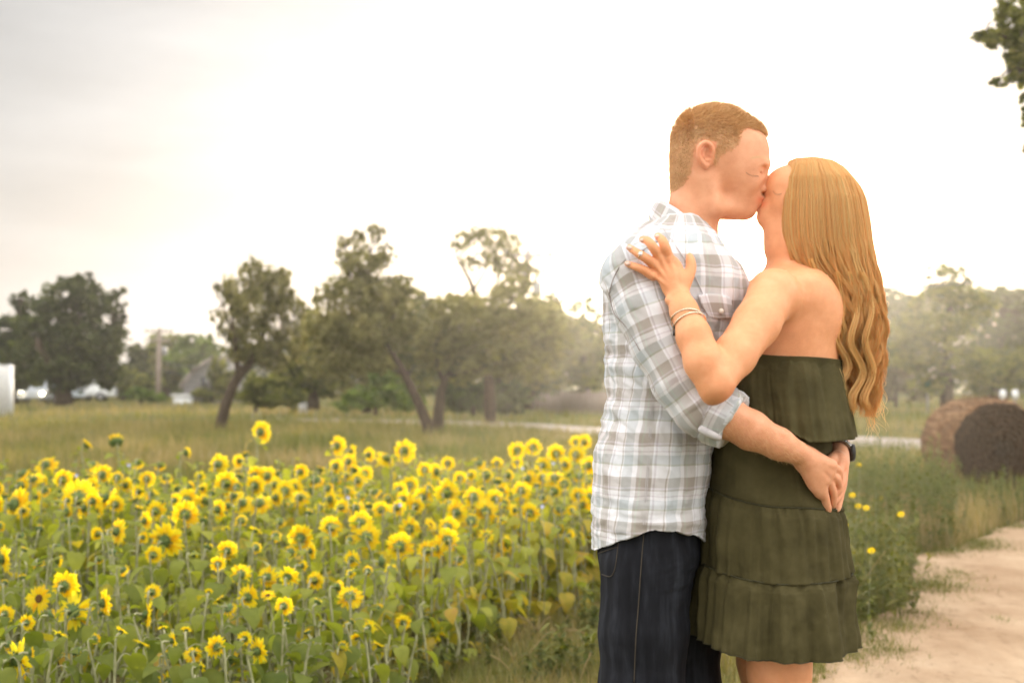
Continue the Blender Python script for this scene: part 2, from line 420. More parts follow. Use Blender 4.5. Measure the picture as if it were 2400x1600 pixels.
# ------------------------------------------------------------------ ground, path, road
def ground_mat():
    m, t, b, o = new_mat('meadow_soil')
    r, n = noise_ramp(t, .35, [(.085, .078, .030), (.125, .10, .042), (.10, .11, .035), (.155, .115, .055)], detail=8, rough=.7, pos=[.3, .45, .56, .7])
    r2, n2 = noise_ramp(t, 9, [(.6, .6, .6), (1.25, 1.25, 1.2)], detail=6)
    mx = t.nodes.new('ShaderNodeMix'); mx.data_type = 'RGBA'; mx.blend_type = 'MULTIPLY'; mx.inputs['Factor'].default_value = 1
    t.links.new(r.outputs[0], mx.inputs['A']); t.links.new(r2.outputs[0], mx.inputs['B']); t.links.new(mx.outputs['Result'], b.inputs['Base Color'])
    b.inputs['Roughness'].default_value = .95; b.inputs['Specular IOR Level'].default_value = .1; bump(t, b, n2.outputs['Fac'], .6, .05); return m
M_ground = ground_mat()
gx = np.concatenate([-np.geomspace(900, 6, 40), np.linspace(-5.5, 9, 60), np.geomspace(9.5, 900, 40)])
gy = np.concatenate([np.linspace(-60, 0, 10), np.linspace(1, 30, 80), np.geomspace(31, 1500, 60)])
GX, GY = np.meshgrid(gx, gy); gz = .02*perlin(np.stack([GX.ravel()/3, GY.ravel()/3, GX.ravel()*0], 1))*((np.abs(GX.ravel()) < 60) & (GY.ravel() < 70))
gz -= .02+np.clip((GY.ravel()-140)/400, 0, 3)*.0
nx = len(gx); q = (np.arange(len(gy)-1)*nx)[:, None]+np.arange(nx-1)[None]; q = np.stack([q, q+1, q+nx+1, q+nx], -1).reshape(-1, 4)
ground = mk('ground', np.stack([GX.ravel(), GY.ravel(), gz], 1), q, None, M_ground); tag(ground, kind='structure')

def sand_mat():
    m, t, b, o = new_mat('sandy_path')
    r, n = noise_ramp(t, 1.3, [(.30, .19, .11), (.42, .29, .185), (.50, .365, .245)], detail=9, rough=.65, stretch=(1, .55, 1))
    r2, n2 = noise_ramp(t, 14, [(.5, .45, .38), (1.0, 1.0, 1.0), (1.12, 1.12, 1.12)], detail=8, rough=.7, pos=[.30, .42, .7], stretch=(1, .45, 1))
    r3, n3 = noise_ramp(t, 5.0, [(.55, .48, .40), (1, 1, 1)], detail=6, rough=.7, pos=[.30, .40])
    mx = t.nodes.new('ShaderNodeMix'); mx.data_type = 'RGBA'; mx.blend_type = 'MULTIPLY'; mx.inputs['Factor'].default_value = .8
    t.links.new(r.outputs[0], mx.inputs['A']); t.links.new(r2.outputs[0], mx.inputs['B'])
    m2 = t.nodes.new('ShaderNodeMix'); m2.data_type = 'RGBA'; m2.blend_type = 'MULTIPLY'; m2.inputs['Factor'].default_value = .7
    t.links.new(mx.outputs['Result'], m2.inputs['A']); t.links.new(r3.outputs[0], m2.inputs['B'])
    t.links.new(m2.outputs['Result'], b.inputs['Base Color']); b.inputs['Roughness'].default_value = .95; b.inputs['Specular IOR Level'].default_value = .1
    bump(t, b, n2.outputs['Fac'], .9, .03); return m
M_sand = sand_mat()
# left edge of the path (frame pixels on the ground), far to near
edge = [(2900, 1120), (2640, 1160), (2460, 1205), (2370, 1232), (2300, 1262), (2225, 1290), (2130, 1302), (2062, 1318), (2110, 1352), (2128, 1392), (2080, 1432), (2005, 1470), (1960, 1520), (1915, 1570), (1870, 1610), (1760, 1700), (1600, 1900), (1400, 2300)]
E = np.array([G(*p) for p in edge]); Ee = catmull(E, 160)
Ee[:, 0] += .10*perlin(np.stack([Ee[:, 1]*2.2, Ee[:, 0]*2, Ee[:, 0]*0], 1))+.04*perlin(np.stack([Ee[:, 1]*9, Ee[:, 0]*9, Ee[:, 0]*0], 1))
path_edge = Ee.copy()
nr_ = 40; fr = np.linspace(0, 1, nr_)**1.6
far_x = Ee[:, 0]+4.6
PV = np.stack([np.stack([Ee[:, 0]*(1-f)+far_x*f, Ee[:, 1]-1.2*f, 0*far_x], 1) for f in fr], 1).reshape(-1, 3)
PV[:, 2] = .006+.018*perlin(PV*np.array([2.0, 1.1, 1]))*np.tile(np.clip(fr*6, 0, 1), 160)+.008*perlin(PV*7.0)*np.tile(np.clip(fr*6, 0, 1), 160)+.012*np.tile(np.clip(fr*8, 0, 1), 160)
q = (np.arange(159)*nr_)[:, None]+np.arange(nr_-1)[None]; q = np.stack([q, q+nr_, q+nr_+1, q+1], -1).reshape(-1, 4)
path = mk('path', PV, q, None, M_sand); tag(path, kind='structure')
M_road = simple('pale_gravel_road', [(.28, .225, .19), (.36, .30, .26), (.42, .355, .31)], 1.5, .9, .2, .02)
rn = [(700, 990), (840, 991), (1050, 997), (1250, 1006), (1400, 1022), (1700, 1036), (2000, 1050), (2400, 1082), (2900, 1130)]; rf = [(700, 983), (840, 984), (1050, 988), (1250, 994), (1400, 1003), (1700, 1013), (2000, 1024), (2400, 1045), (2900, 1075)]
a = catmull([G(*p) for p in rn], 60); b_ = catmull([G(*p) for p in rf], 60)
RV = np.stack([a, (a+b_)/2, b_], 1).reshape(-1, 3); RV[:, 2] = .03
q = (np.arange(59)*3)[:, None]+np.arange(2)[None]; q = np.stack([q, q+3, q+4, q+1], -1).reshape(-1, 4)
road = mk('road', RV, q, None, M_road); tag(road, kind='structure')

# ------------------------------------------------------------------ grass (stuff)
M_grass = leafy('grass_blades', [(0, (.075, .095, .018)), (.3, (.15, .165, .035)), (.55, (.23, .21, .07)), (.78, (.34, .27, .12)), (1, (.46, .34, .19))], trans=.42, tcol=(1.25, 1.2, .6))
BT = np.array([[-.5, 0, 0], [.5, 0, 0], [-.38, .12, .4], [.38, .12, .4], [-.2, .34, .75], [.2, .34, .75], [0, .62, 1.0]])
BQ = [[0, 1, 3, 2], [2, 3, 5, 4]]; BTt = [[4, 5, 6]]
def grass(name, xy, hgt, wid, tint, label=None, z0=None, bend=1.0):
    n = len(xy); h = hgt*rng.uniform(.45, 1.25, n); wd = wid*rng.uniform(.6, 1.3, n)
    M = rotm(rng.uniform(0, 2*math.pi, n), rng.normal(0, .22, n)); sc = np.stack([wd, h*bend*rng.uniform(.2, 1.3, n), h], 1)
    M = M*sc[:, None, :]
    O = np.stack([xy[:, 0], xy[:, 1], np.zeros(n)-.01], 1)
    V, Q_, T_ = stamp(BT, BQ, M, O, BTt)
    o = mk(name, V, Q_, T_, M_grass, None, True, {'tint': np.repeat(np.clip(tint, 0, 1), len(BT))})
    return tag(o, label, None, None, 'stuff')
def in_view(n, y0, y1, p0=-150, p1=2550, power=1.0):
    Y = y0*(y1/y0)**(rng.random(n)**power); px = rng.uniform(p0, p1, n); return np.stack([(px-1200)/FPX*Y, Y], 1), px
def off_path(xy, margin=0.0):
    ex = np.interp(xy[:, 1], path_edge[::-1, 1], path_edge[::-1, 0]); return (xy[:, 0] < ex+margin) | (xy[:, 0] > ex+4.4)
def off_road(xy):
    n0 = np.interp(xy[:, 0], a[:, 0], a[:, 1]); n1 = np.interp(xy[:, 0], b_[:, 0], b_[:, 1]); return (xy[:, 1] < n0-.2) | (xy[:, 1] > n1+.3)
# far meadow, brownish seed heads
xy, px = in_view(70000, 11.5, 48); k = off_path(xy) & off_road(xy); xy = xy[k]
tn = .58+.48*fbm(np.stack([xy[:, 0]/2.5, xy[:, 1]/5, xy[:, 0]*0], 1), 3)+rng.normal(0, .13, len(xy))
grass('meadow_grass', xy, .30, .016, tn, bend=.7)
xy, px = in_view(26000, 40, 150); k = off_road(xy); xy = xy[k]
tn = .55+.42*fbm(np.stack([xy[:, 0]/8, xy[:, 1]/14, xy[:, 0]*0], 1), 3)+rng.normal(0, .1, len(xy))
grass('meadow_grass', xy, .30, .05, tn, bend=.7)
# foreground right verge and the strip in front of the flowers
xy, px = in_view(60000, 5.2, 13, 900, 2650); k = off_path(xy, .05); xy = xy[k]
dens = perlin(np.stack([xy[:, 0]*1.2, xy[:, 1]*.8, xy[:, 0]*0], 1)); xy = xy[dens > -.5]
ex = np.interp(xy[:, 1], path_edge[::-1, 1], path_edge[::-1, 0]); dd = np.clip((ex-xy[:, 0])/.5, 0, 1)
tn = np.interp(xy[:, 0]/xy[:, 1]*FPX+1200, [1350, 1800], [.60, .45])+.26*fbm(np.stack([xy[:, 0]/.8, xy[:, 1]/1.2, xy[:, 0]*0+5], 1), 3)+rng.normal(0, .13, len(xy))
pxx = xy[:, 0]/xy[:, 1]*FPX+1200; hh = (.05+.17*dd)*np.interp(pxx, [1350, 1700], [.42, 1])*(1+.5*perlin(np.stack([xy[:, 0]*1.5, xy[:, 1]*1.1, xy[:, 0]*0+3], 1)))
grass('verge_grass', xy, hh, .0055, tn)
# stray tufts lying on the sand
tc_ = []
for (px_, py_, n_, sx, sy) in ((2180, 1378, 900, .32, .10), (2100, 1470, 700, .16, .10), (2090, 1530, 600, .14, .08), (2020, 1490, 500, .15, .1), (2330, 1283, 700, .35, .12), (1915, 1570, 300, .07, .07), (2240, 1345, 250, .1, .06), (2345, 1460, 160, .05, .05), (1960, 1530, 500, .12, .1)):
    g_ = G(px_, py_); tc_.append(np.stack([rng.normal(g_[0], sx*.5, n_), rng.normal(g_[1], sy*1.6, n_)], 1))

for _ in range(46):
    i_ = rng.integers(20, 120); q_ = path_edge[i_]; n_ = rng.integers(60, 240); tc_.append(np.stack([rng.normal(q_[0]+rng.uniform(.0, .35), rng.uniform(.03, .12), n_), rng.normal(q_[1], rng.uniform(.05, .25), n_)], 1))
tc_ = np.concatenate(tc_); tn = .34+rng.normal(0, .2, len(tc_))
grass('grass_tufts', tc_, .045, .006, tn, bend=1.6)

# ------------------------------------------------------------------ trees
def bark(name, cols): return simple(name, cols, 6, .95, .7, .05, stretch=(3, 3, .6), spec=.1)
M_bark = bark('dark_bark', [(.035, .024, .016), (.07, .05, .035), (.11, .085, .06)])
M_bark_g = bark('grey_bark', [(.16, .12, .10), (.24, .19, .16), (.32, .27, .23)])
def crown_mat(name, c0, c1, c2, trans=.4, tcol=(1.35, 1.25, .6)):
    return leafy(name, [(0, c0), (.5, c1), (1, c2)], trans=trans, tcol=tcol, coord_scale=.7, spec=.2)
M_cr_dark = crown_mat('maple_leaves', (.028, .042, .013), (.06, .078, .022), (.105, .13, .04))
M_cr_olive = crown_mat('silvery_olive_leaves', (.12, .125, .05), (.235, .24, .10), (.38, .37, .18), trans=.6, tcol=(1.35, 1.2, .7))
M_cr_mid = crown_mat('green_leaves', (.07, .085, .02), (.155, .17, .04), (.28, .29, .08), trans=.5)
M_cr_bright = crown_mat('bright_bush_leaves', (.06, .10, .015), (.12, .18, .03), (.19, .26, .05), tcol=(1.3, 1.3, .5))
M_cr_brown = crown_mat('brownish_thicket_leaves', (.07, .055, .03), (.13, .11, .06), (.19, .165, .095))
LT = np.array([[-.5, 0, 0], [0, -.18, .06], [.5, 0, 0], [0, .18, .06]]); LQ = [[0, 1, 2, 3]]
ntree = [0]
def tree(label, base, Y, blobs, mat, limbs, n_leaf, lsize, bmat=None, depth=.8, cat='tree', name='tree', group=None, twig=0, hollow=.35, trunk_name='trunk', spiky=0.0):
    """blobs: (px, py, rx, ry) in frame pixels at distance Y; limbs: list of [(px, py, dy, radius m)...]"""
    s = Y/FPX; b0 = P(base[0], base[1], Y); b0[2] = min(b0[2], .0) if limbs else 0.0; b0[2] = 0.0
    root = empty(name, b0); tag(root, label, cat, group)
    r_ = np.random.default_rng(100+ntree[0]); ntree[0] += 1
    bl = [(P(px, py, Y), rx*s, ry*s) for px, py, rx, ry in blobs]
    m = MB()
    ctr = np.mean([b[0] for b in bl], 0)
    for lb in limbs:
        pts = np.array([P(px, py, Y)+np.array([0, dy, 0]) for px, py, dy, r in lb]); pts[0, 2] = max(min(pts[0, 2], .2), -.1) if lb is limbs[0] else pts[0, 2]
        rr = np.array([x[3] for x in lb]); k = 4*(len(lb)-1)+1
        pts = catmull(pts, k); rr = np.interp(np.linspace(0, 1, k), np.linspace(0, 1, len(lb)), rr)
        pts += r_.normal(0, .02, pts.shape)*np.linspace(0, 1, k)[:, None]; m.tube(pts, rr, 8)
    # twigs reach from the limbs into each clump
    allp = np.array([P(px, py, Y)+np.array([0, dy, 0]) for lb in limbs for px, py, dy, r in lb[1:]]) if limbs else np.array([b0+np.array([0, 0, .2])])
    tips = []
    for c, rx, ry in bl:
        nt = twig or max(4, int(6*rx))
        for _ in range(nt):
            d = r_.normal(size=3); d /= np.linalg.norm(d); q = c+d*np.array([rx, rx*depth, ry])*r_.uniform(.5, 1.0)
            if q[2] < .15: q[2] = .15
            near = allp[np.argmin(np.linalg.norm(allp-q, axis=1))]
            mid = (near+q)/2+r_.normal(0, .08*rx+.02, 3); tips.append(q)
            m.tube(catmull([near, mid, q], 6), np.linspace(max(.012, .02*rx), .004+.002*rx, 6), 4, cap=False)
    m.build(trunk_name, bmat or M_bark, root, loc=b0)
    # leaves: clumps of sprigs placed through the clumps, denser on their shells
    vol = np.array([rx*rx*ry for c, rx, ry in bl])**.72; cnt = (n_leaf*vol/vol.sum()).astype(int); C_, TT = [], []
    for (c, rx, ry), n in zip(bl, cnt):
        nc = max(6, int(n/20)); d = r_.normal(size=(nc, 3)); d /= np.linalg.norm(d, axis=1)[:, None]; rad = r_.uniform(hollow, 1, nc)**.5
        rad *= 1+.22*perlin(d*2.3+c)
        cc = c+d*rad[:, None]*np.array([rx, rx*depth, ry]); k = r_.integers(0, nc, n); sp = r_.uniform(.05, .17, nc)[k]
        off = r_.normal(size=(n, 3))*sp[:, None]*np.array([rx, rx*depth, ry*.8])
        if spiky: off = off*np.array([.6, .6, 1.7*spiky])+np.array([0, 0, 1])*np.abs(r_.normal(size=(n, 1)))*sp[:, None]*ry*spiky
        C_.append(cc[k]+off); TT.append((.5+.32*r_.normal(size=nc))[k]+r_.normal(0, .12, n))
    C_ = np.concatenate(C_); TT = np.concatenate(TT); C_ = C_[C_[:, 2] > .05]; TT = TT[:len(C_)]
    n = len(C_); M = rotm(r_.uniform(0, 6.28, n), r_.normal(0, .8, n), r_.normal(0, .8, n))*(lsize*r_.uniform(.6, 1.4, n))[:, None, None]
    V, Q_, _ = stamp(LT*np.array([1.0, 1.5, 1]), LQ, M, C_-b0)
    mk('crown', V, Q_, None, mat, root, False, {'tint': np.repeat(np.clip(TT, 0, 1), 4)})
    return root
# left side
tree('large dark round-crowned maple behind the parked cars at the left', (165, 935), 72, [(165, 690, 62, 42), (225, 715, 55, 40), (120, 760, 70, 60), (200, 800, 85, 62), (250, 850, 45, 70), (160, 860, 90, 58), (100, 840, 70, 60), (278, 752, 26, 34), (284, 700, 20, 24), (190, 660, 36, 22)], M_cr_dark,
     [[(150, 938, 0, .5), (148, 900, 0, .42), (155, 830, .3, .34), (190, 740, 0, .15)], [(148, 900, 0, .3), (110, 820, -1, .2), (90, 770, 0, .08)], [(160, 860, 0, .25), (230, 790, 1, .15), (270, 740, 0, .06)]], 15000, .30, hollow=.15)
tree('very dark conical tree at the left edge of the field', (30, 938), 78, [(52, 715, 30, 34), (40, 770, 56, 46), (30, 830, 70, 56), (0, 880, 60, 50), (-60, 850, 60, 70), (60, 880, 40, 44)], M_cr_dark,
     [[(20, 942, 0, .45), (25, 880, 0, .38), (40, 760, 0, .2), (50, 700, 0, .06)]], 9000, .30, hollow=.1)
GW = 'wood at the left behind the grey house'
tree('rounded tree behind the leaning pole, left of the grey house', (390, 930), 120, [(390, 810, 45, 30), (370, 850, 50, 45), (410, 870, 50, 40), (330, 830, 22, 26)], M_cr_mid, [[(390, 935, 0, .4), (388, 860, 0, .3), (390, 810, 0, .1)]], 4500, .42, group=GW, hollow=.1)
tree('yellow-green tree just above the grey house roof', (455, 930), 118, [(440, 800, 30, 22), (475, 805, 34, 28), (455, 840, 60, 44)], M_cr_bright, [[(455, 935, 0, .4), (455, 860, 0, .3), (458, 810, 0, .1)]], 3500, .40, group=GW, hollow=.1)
tree('bluish narrow tree right of the dark maple', (320, 930), 110, [(322, 830, 24, 26), (320, 880, 34, 40)], M_cr_dark, [[(320, 935, 0, .35), (320, 870, 0, .25), (322, 830, 0, .1)]], 2500, .38, group=GW, hollow=.1)
tree('low dull green thicket at the foot of the dark maple', (290, 925), 100, [(290, 900, 50, 32), (350, 905, 40, 28)], M_cr_mid, [[(290, 930, 0, .25), (290, 905, 0, .15)]], 2500, .36, hollow=.1, cat='bush', name='bush')
tree('bright green bush in front of the utility pole at left', (330, 938), 82, [(325, 925, 34, 16), (360, 932, 30, 12)], M_cr_bright, [[(330, 945, 0, .1), (330, 930, 0, .06)]], 1500, .25, cat='bush', name='bush', hollow=.1)
tree('dark green bush beside the grey house', (500, 930), 82, [(512, 885, 22, 50), (530, 900, 30, 36), (480, 925, 30, 16)], M_cr_mid, [[(500, 940, 0, .15), (500, 890, 0, .08)]], 2200, .3, cat='bush', name='bush', hollow=.1)
# leaning tree
tree('leaning olive tree with a slanting dark trunk left of centre', (515, 992), 40, [(590, 640, 34, 34), (550, 690, 34, 46), (640, 670, 48, 46), (600, 720, 62, 52), (680, 730, 40, 44), (545, 770, 34, 44), (610, 800, 60, 44), (690, 800, 34, 46), (515, 680, 16, 18), (505, 740, 14, 18), (665, 640, 16, 16), (640, 850, 40, 26), (560, 830, 34, 26)], M_cr_olive,
     [[(518, 1010, 0, .19), (520, 985, 0, .16), (545, 905, 0, .14), (590, 840, 0, .12), (620, 760, .2, .07), (630, 680, 0, .03)], [(560, 885, 0, .1), (556, 800, -.3, .06), (540, 720, 0, .03)], [(590, 840, 0, .09), (660, 790, .4, .05), (690, 740, 0, .02)], [(556, 800, -.3, .04), (520, 710, 0, .015)]], 24000, .09, spiky=.7, hollow=.25)
GM = 'tangle of trees in the middle distance'
tree('tall olive tree with a spiky top, left stem of the forked pair', (1000, 1003), 36, [(840, 570, 26, 30), (880, 545, 24, 26), (800, 580, 18, 30), (905, 600, 24, 30), (850, 620, 60, 36), (830, 690, 72, 50), (900, 700, 66, 50), (770, 770, 62, 50), (860, 780, 80, 54), (945, 680, 34, 34), (760, 700, 30, 34), (940, 760, 50, 50), (780, 850, 50, 40), (870, 850, 60, 30)], M_cr_olive,
     [[(1003, 1020, 0, .17), (998, 985, 0, .14), (950, 880, 0, .10), (905, 800, 0, .08), (870, 700, 0, .05), (865, 590, 0, .02)], [(950, 880, 0, .07), (850, 820, .4, .045), (780, 770, 0, .02)], [(905, 800, 0, .05), (930, 720, -.2, .03), (935, 680, 0, .012)], [(870, 700, 0, .03), (820, 640, 0, .02), (808, 575, 0, .01)]], 34000, .085, spiky=.6, group=GM, hollow=.2)
tree('spreading olive tree, right stem of the forked pair', (1022, 1004), 37, [(1110, 760, 90, 66), (1060, 730, 60, 44), (1190, 720, 70, 54), (1260, 770, 60, 60), (1030, 810, 60, 60), (1150, 830, 90, 54), (1240, 850, 66, 44), (1090, 860, 60, 44), (1300, 790, 40, 60), (1205, 670, 44, 26)], M_cr_olive,
     [[(1024, 1022, 0, .2), (1026, 985, 0, .16), (1040, 900, 0, .11), (1090, 830, 0, .08), (1160, 760, .3, .05), (1200, 700, 0, .02)], [(1040, 900, 0, .06), (1020, 820, 0, .04), (1050, 740, 0, .02)], [(1060, 880, 0, .06), (1160, 850, -.3, .04), (1260, 800, 0, .02)]], 34000, .09, spiky=.4, group=GM, hollow=.2)
tree('tall thin-leaved tree rising above the middle trees beside the pole', (1150, 985), 46, [(1085, 570, 34, 26), (1120, 545, 30, 18), (1155, 560, 40, 30), (1195, 575, 34, 30), (1140, 610, 44, 26), (1190, 630, 40, 28), (1100, 620, 22, 20), (1230, 640, 34, 34)], M_cr_olive,
     [[(1150, 990, 0, .2), (1140, 800, 0, .14), (1110, 680, 0, .08), (1070, 600, 0, .03)], [(1140, 800, 0, .08), (1160, 680, 0, .05), (1190, 590, 0, .02)], [(1110, 680, 0, .05), (1140, 620, 0, .03), (1120, 550, 0, .015)]], 9000, .09, spiky=.5, group=GM, hollow=.3)
tree('dark green background tree behind the forked pair', (960, 960), 62, [(900, 830, 80, 60), (990, 780, 70, 60), (1050, 850, 70, 60), (940, 900, 90, 46), (1000, 720, 40, 40)], M_cr_mid, [[(960, 960, 0, .3), (960, 860, 0, .25), (980, 760, 0, .1)]], 12000, .25, group=GM, hollow=.1)
tree('shaggy green tree between the leaning tree and the forked pair', (735, 955), 60, [(730, 760, 34, 40), (735, 830, 50, 60), (700, 880, 50, 50), (770, 890, 50, 50), (660, 900, 50, 36)], M_cr_mid, [[(735, 960, 0, .28), (735, 880, 0, .2), (732, 790, 0, .08)]], 11000, .24, group=GM, hollow=.1)
tree('rounded tree by the fence left of the man', (1370, 950), 66, [(1370, 740, 40, 44), (1340, 800, 60, 60), (1400, 810, 60, 70), (1300, 870, 60, 50), (1380, 880, 60, 40)], M_cr_mid, [[(1370, 955, 0, .3), (1368, 850, 0, .2), (1370, 760, 0, .1)]], 7000, .25, group=GM, hollow=.1)
tree('broad feathery green tree filling the gap behind the tall spiky tree', (860, 960), 54, [(800, 790, 60, 60), (880, 760, 70, 60), (930, 700, 50, 40), (850, 860, 80, 60), (760, 850, 50, 50)], M_cr_olive, [[(860, 965, 0, .2), (860, 870, 0, .14), (880, 780, 0, .06)]], 13000, .17, group=GM, hollow=.1, spiky=.3)
tree('broad feathery tree filling the gap behind the pale leaning pole', (1170, 960), 55, [(1120, 800, 70, 60), (1200, 780, 70, 60), (1270, 740, 60, 50), (1320, 800, 60, 60), (1090, 720, 50, 40), (1230, 860, 90, 60)], M_cr_olive, [[(1170, 965, 0, .2), (1170, 870, 0, .14), (1190, 780, 0, .06)]], 16000, .17, group=GM, hollow=.1, spiky=.3)
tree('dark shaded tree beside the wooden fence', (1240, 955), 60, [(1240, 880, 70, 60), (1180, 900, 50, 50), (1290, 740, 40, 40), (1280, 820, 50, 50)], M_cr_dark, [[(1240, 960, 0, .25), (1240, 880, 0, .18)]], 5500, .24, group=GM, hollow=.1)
tree('dark low hedge under the middle trees', (1110, 968), 52, [(1080, 930, 60, 40), (1150, 930, 60, 40), (1210, 930, 40, 44)], M_cr_dark, [[(1110, 975, 0, .1), (1110, 940, 0, .06)]], 5000, .18, cat='hedge', name='hedge', hollow=.05)
tree('bright green rounded bush under the forked pair', (880, 965), 50, [(850, 935, 50, 28), (910, 920, 50, 40), (950, 940, 50, 26), (810, 950, 30, 16), (900, 880, 36, 30)], M_cr_bright, [[(880, 972, 0, .08), (880, 940, 0, .05)]], 6000, .15, cat='bush', name='bush', hollow=.05)
tree('low green bush right of the leaning trunk', (600, 955), 56, [(590, 930, 34, 24), (640, 940, 40, 20), (690, 935, 30, 26), (600, 900, 30, 30)], M_cr_mid, [[(600, 965, 0, .08), (600, 940, 0, .05)]], 4000, .17, cat='bush', name='bush', hollow=.05)
# behind and right of the couple
GR = 'wooded slope at the right'
tree('wide low tree mostly hidden behind the couple', (1600, 950), 70, [(1480, 800, 70, 60), (1560, 780, 70, 60), (1650, 800, 80, 70), (1740, 800, 70, 66), (1520, 870, 100, 60), (1700, 870, 110, 60)], M_cr_mid, [[(1600, 955, 0, .3), (1600, 870, 0, .2), (1600, 800, 0, .1)]], 7000, .28, group=GR, hollow=.1)
tree('low tree just left of the woman’s hair, seen between the couple and the slope'.replace('’', ''), (1880, 950), 72, [(1850, 780, 80, 60), (1930, 760, 70, 60), (1880, 860, 100, 70), (1980, 800, 60, 70)], M_cr_mid, [[(1880, 955, 0, .3), (1880, 860, 0, .2), (1900, 780, 0, .1)]], 6000, .28, group=GR, hollow=.1)
tree('dark crowned tree touching the ends of her hair', (2090, 930), 84, [(2080, 710, 44, 38), (2120, 730, 44, 40), (2040, 760, 50, 50), (2100, 800, 66, 60)], M_cr_dark, [[(2090, 935, 0, .35), (2090, 830, 0, .25), (2090, 740, 0, .1)]], 7000, .30, group=GR, hollow=.1)
tree('tall bushy tree with the highest top above the hay bale', (2220, 930), 58, [(2180, 640, 20, 18), (2230, 638, 36, 18), (2262, 655, 20, 16), (2230, 690, 60, 34), (2180, 700, 50, 34), (2280, 720, 54, 40), (2200, 770, 90, 50), (2150, 830, 66, 50), (2250, 850, 80, 50), (2120, 780, 40, 40), (2180, 900, 60, 30)], M_cr_mid,
     [[(2220, 940, 0, .32), (2218, 860, 0, .26), (2225, 740, 0, .14), (2232, 650, 0, .04)], [(2218, 860, 0, .18), (2170, 780, .5, .1), (2150, 720, 0, .03)]], 15000, .17, hollow=.15, group=GR)
tree('dark wooded crown at the right edge of the picture', (2350, 930), 90, [(2330, 700, 60, 34), (2400, 710, 60, 40), (2330, 770, 70, 60), (2420, 790, 80, 70), (2360, 850, 90, 60), (2480, 780, 90, 80)], M_cr_dark, [[(2350, 935, 0, .4), (2350, 830, 0, .3), (2350, 730, 0, .1)]], 10000, .32, group=GR, hollow=.08)
tree('green tree at right standing before the dark wood', (2330, 940), 60, [(2330, 860, 60, 46), (2390, 880, 60, 50), (2300, 900, 50, 34), (2440, 850, 60, 60)], M_cr_mid, [[(2330, 945, 0, .25), (2330, 880, 0, .15)]], 7000, .2, group=GR, hollow=.1)
tree('brownish thicket behind the green marker post', (2100, 945), 64, [(2060, 900, 50, 40), (2110, 880, 46, 44), (2160, 915, 50, 28), (2010, 920, 50, 28)], M_cr_brown, [[(2100, 950, 0, .1), (2100, 910, 0, .06)]], 6000, .18, cat='bush', name='bush', hollow=.05)
# overhanging boughs, top right: the tree itself stands outside the frame
tree('near tree whose leafy boughs hang into the top right corner', (2760, 1190), 13, [(2370, 50, 40, 34), (2395, 95, 44, 36), (2330, 92, 34, 24), (2300, 85, 22, 12), (2385, 140, 34, 26), (2350, 190, 30, 14), (2395, 175, 26, 26), (2405, 240, 14, 26), (2405, 280, 12, 18), (2410, 350, 12, 14), (2430, 20, 40, 50), (2360, 15, 26, 20), (2450, 160, 40, 60)], M_cr_mid,
     [[(2760, 1300, 0, .22), (2750, 900, 0, .19), (2700, 500, 0, .15), (2620, 200, 0, .09), (2500, 60, 0, .04), (2400, 60, 0, .015)], [(2700, 500, 0, .08), (2560, 300, 0, .05), (2450, 200, 0, .025), (2370, 160, 0, .01)], [(2620, 200, 0, .05), (2450, 110, 0, .02), (2310, 90, 0, .006)], [(2560, 300, 0, .04), (2440, 310, 0, .015), (2408, 340, 0, .006)]], 9500, .052, hollow=.3)

# ------------------------------------------------------------------ utility poles and cables
M_pole = simple('weathered_pole_wood', [(.20, .155, .12), (.30, .24, .20), (.36, .30, .26)], 3, .9, .3, .02, stretch=(4, 4, .4))
M_pole_p = simple('pale_pole_wood', [(.36, .29, .26), (.46, .39, .36), (.52, .46, .43)], 3, .9, .3, .02, stretch=(4, 4, .4))
M_wire = simple('cable', [(.03, .03, .03), (.05, .05, .05)], 5, .6, 0)
M_ins = simple('grey_insulator', [(.25, .25, .25), (.35, .35, .36)], 5, .4, 0)
GP = 'utility poles along the road'
def pole(label, b, t, Y, r, mat, arm=True):
    b0 = P(b[0], b[1], Y); t0 = P(t[0], t[1], Y); b0[2] = 0; root = empty('utility_pole', b0); tag(root, label, 'utility pole', GP)
    m = MB(); m.tube([b0-[0, 0, .2], (b0+t0)/2, t0], [r, r*.85, r*.65], 10); m.build('post', mat, root, loc=b0)
    if arm:
        for dz, L in ((-.25, 1.0), (-.9, .7)):
            m = MB(); c = t0+np.array([0, -.16, dz]); m.box(c, (2*L, .10, .12)); o = m.build('crossarm', mat, root, False, loc=b0)
            mi = MB()
            for k in (-.9, -.4, .4, .9): mi.tube([c+np.array([k*L, 0, .06]), c+np.array([k*L, 0, .14]), c+np.array([k*L, 0, .22])], [.035, .05, .03], 8)
            mi.build('insulators', M_ins, root, loc=b0).parent = o
        m = MB(); c = t0+np.array([.35, 0, -1.6]); m.tube([c-[0, 0, .3], c+[0, 0, .3]], .18, 14); m.build('transformer', M_ins, root, loc=b0)
    return t0
pA = pole('pale leaning utility pole among the middle trees', (1190, 972), (1238, 585), 57, .20, M_pole_p)
pB = pole('brown leaning utility pole behind the leaning olive tree', (637, 958), (668, 690), 74, .19, M_pole, arm=False)
pC = pole('straight distant utility pole left of the grey house', (370, 938), (374, 768), 98, .2, M_pole)
pD = pole('faint distant utility pole right of the dark maple', (330, 935), (331, 810), 130, .16, M_pole, arm=False)
def cable(label, p, q, sag, r=.012):
    t = np.linspace(0, 1, 24)[:, None]; pts = p*(1-t)+q*t; pts[:, 2] -= 4*sag*(t*(1-t))[:, 0]
    m = MB(); m.tube(pts, r, 5, cap=False); o = m.build('overhead_cable', M_wire, None, loc=pts[0]); tag(o, label, 'cable', 'overhead cables'); return o
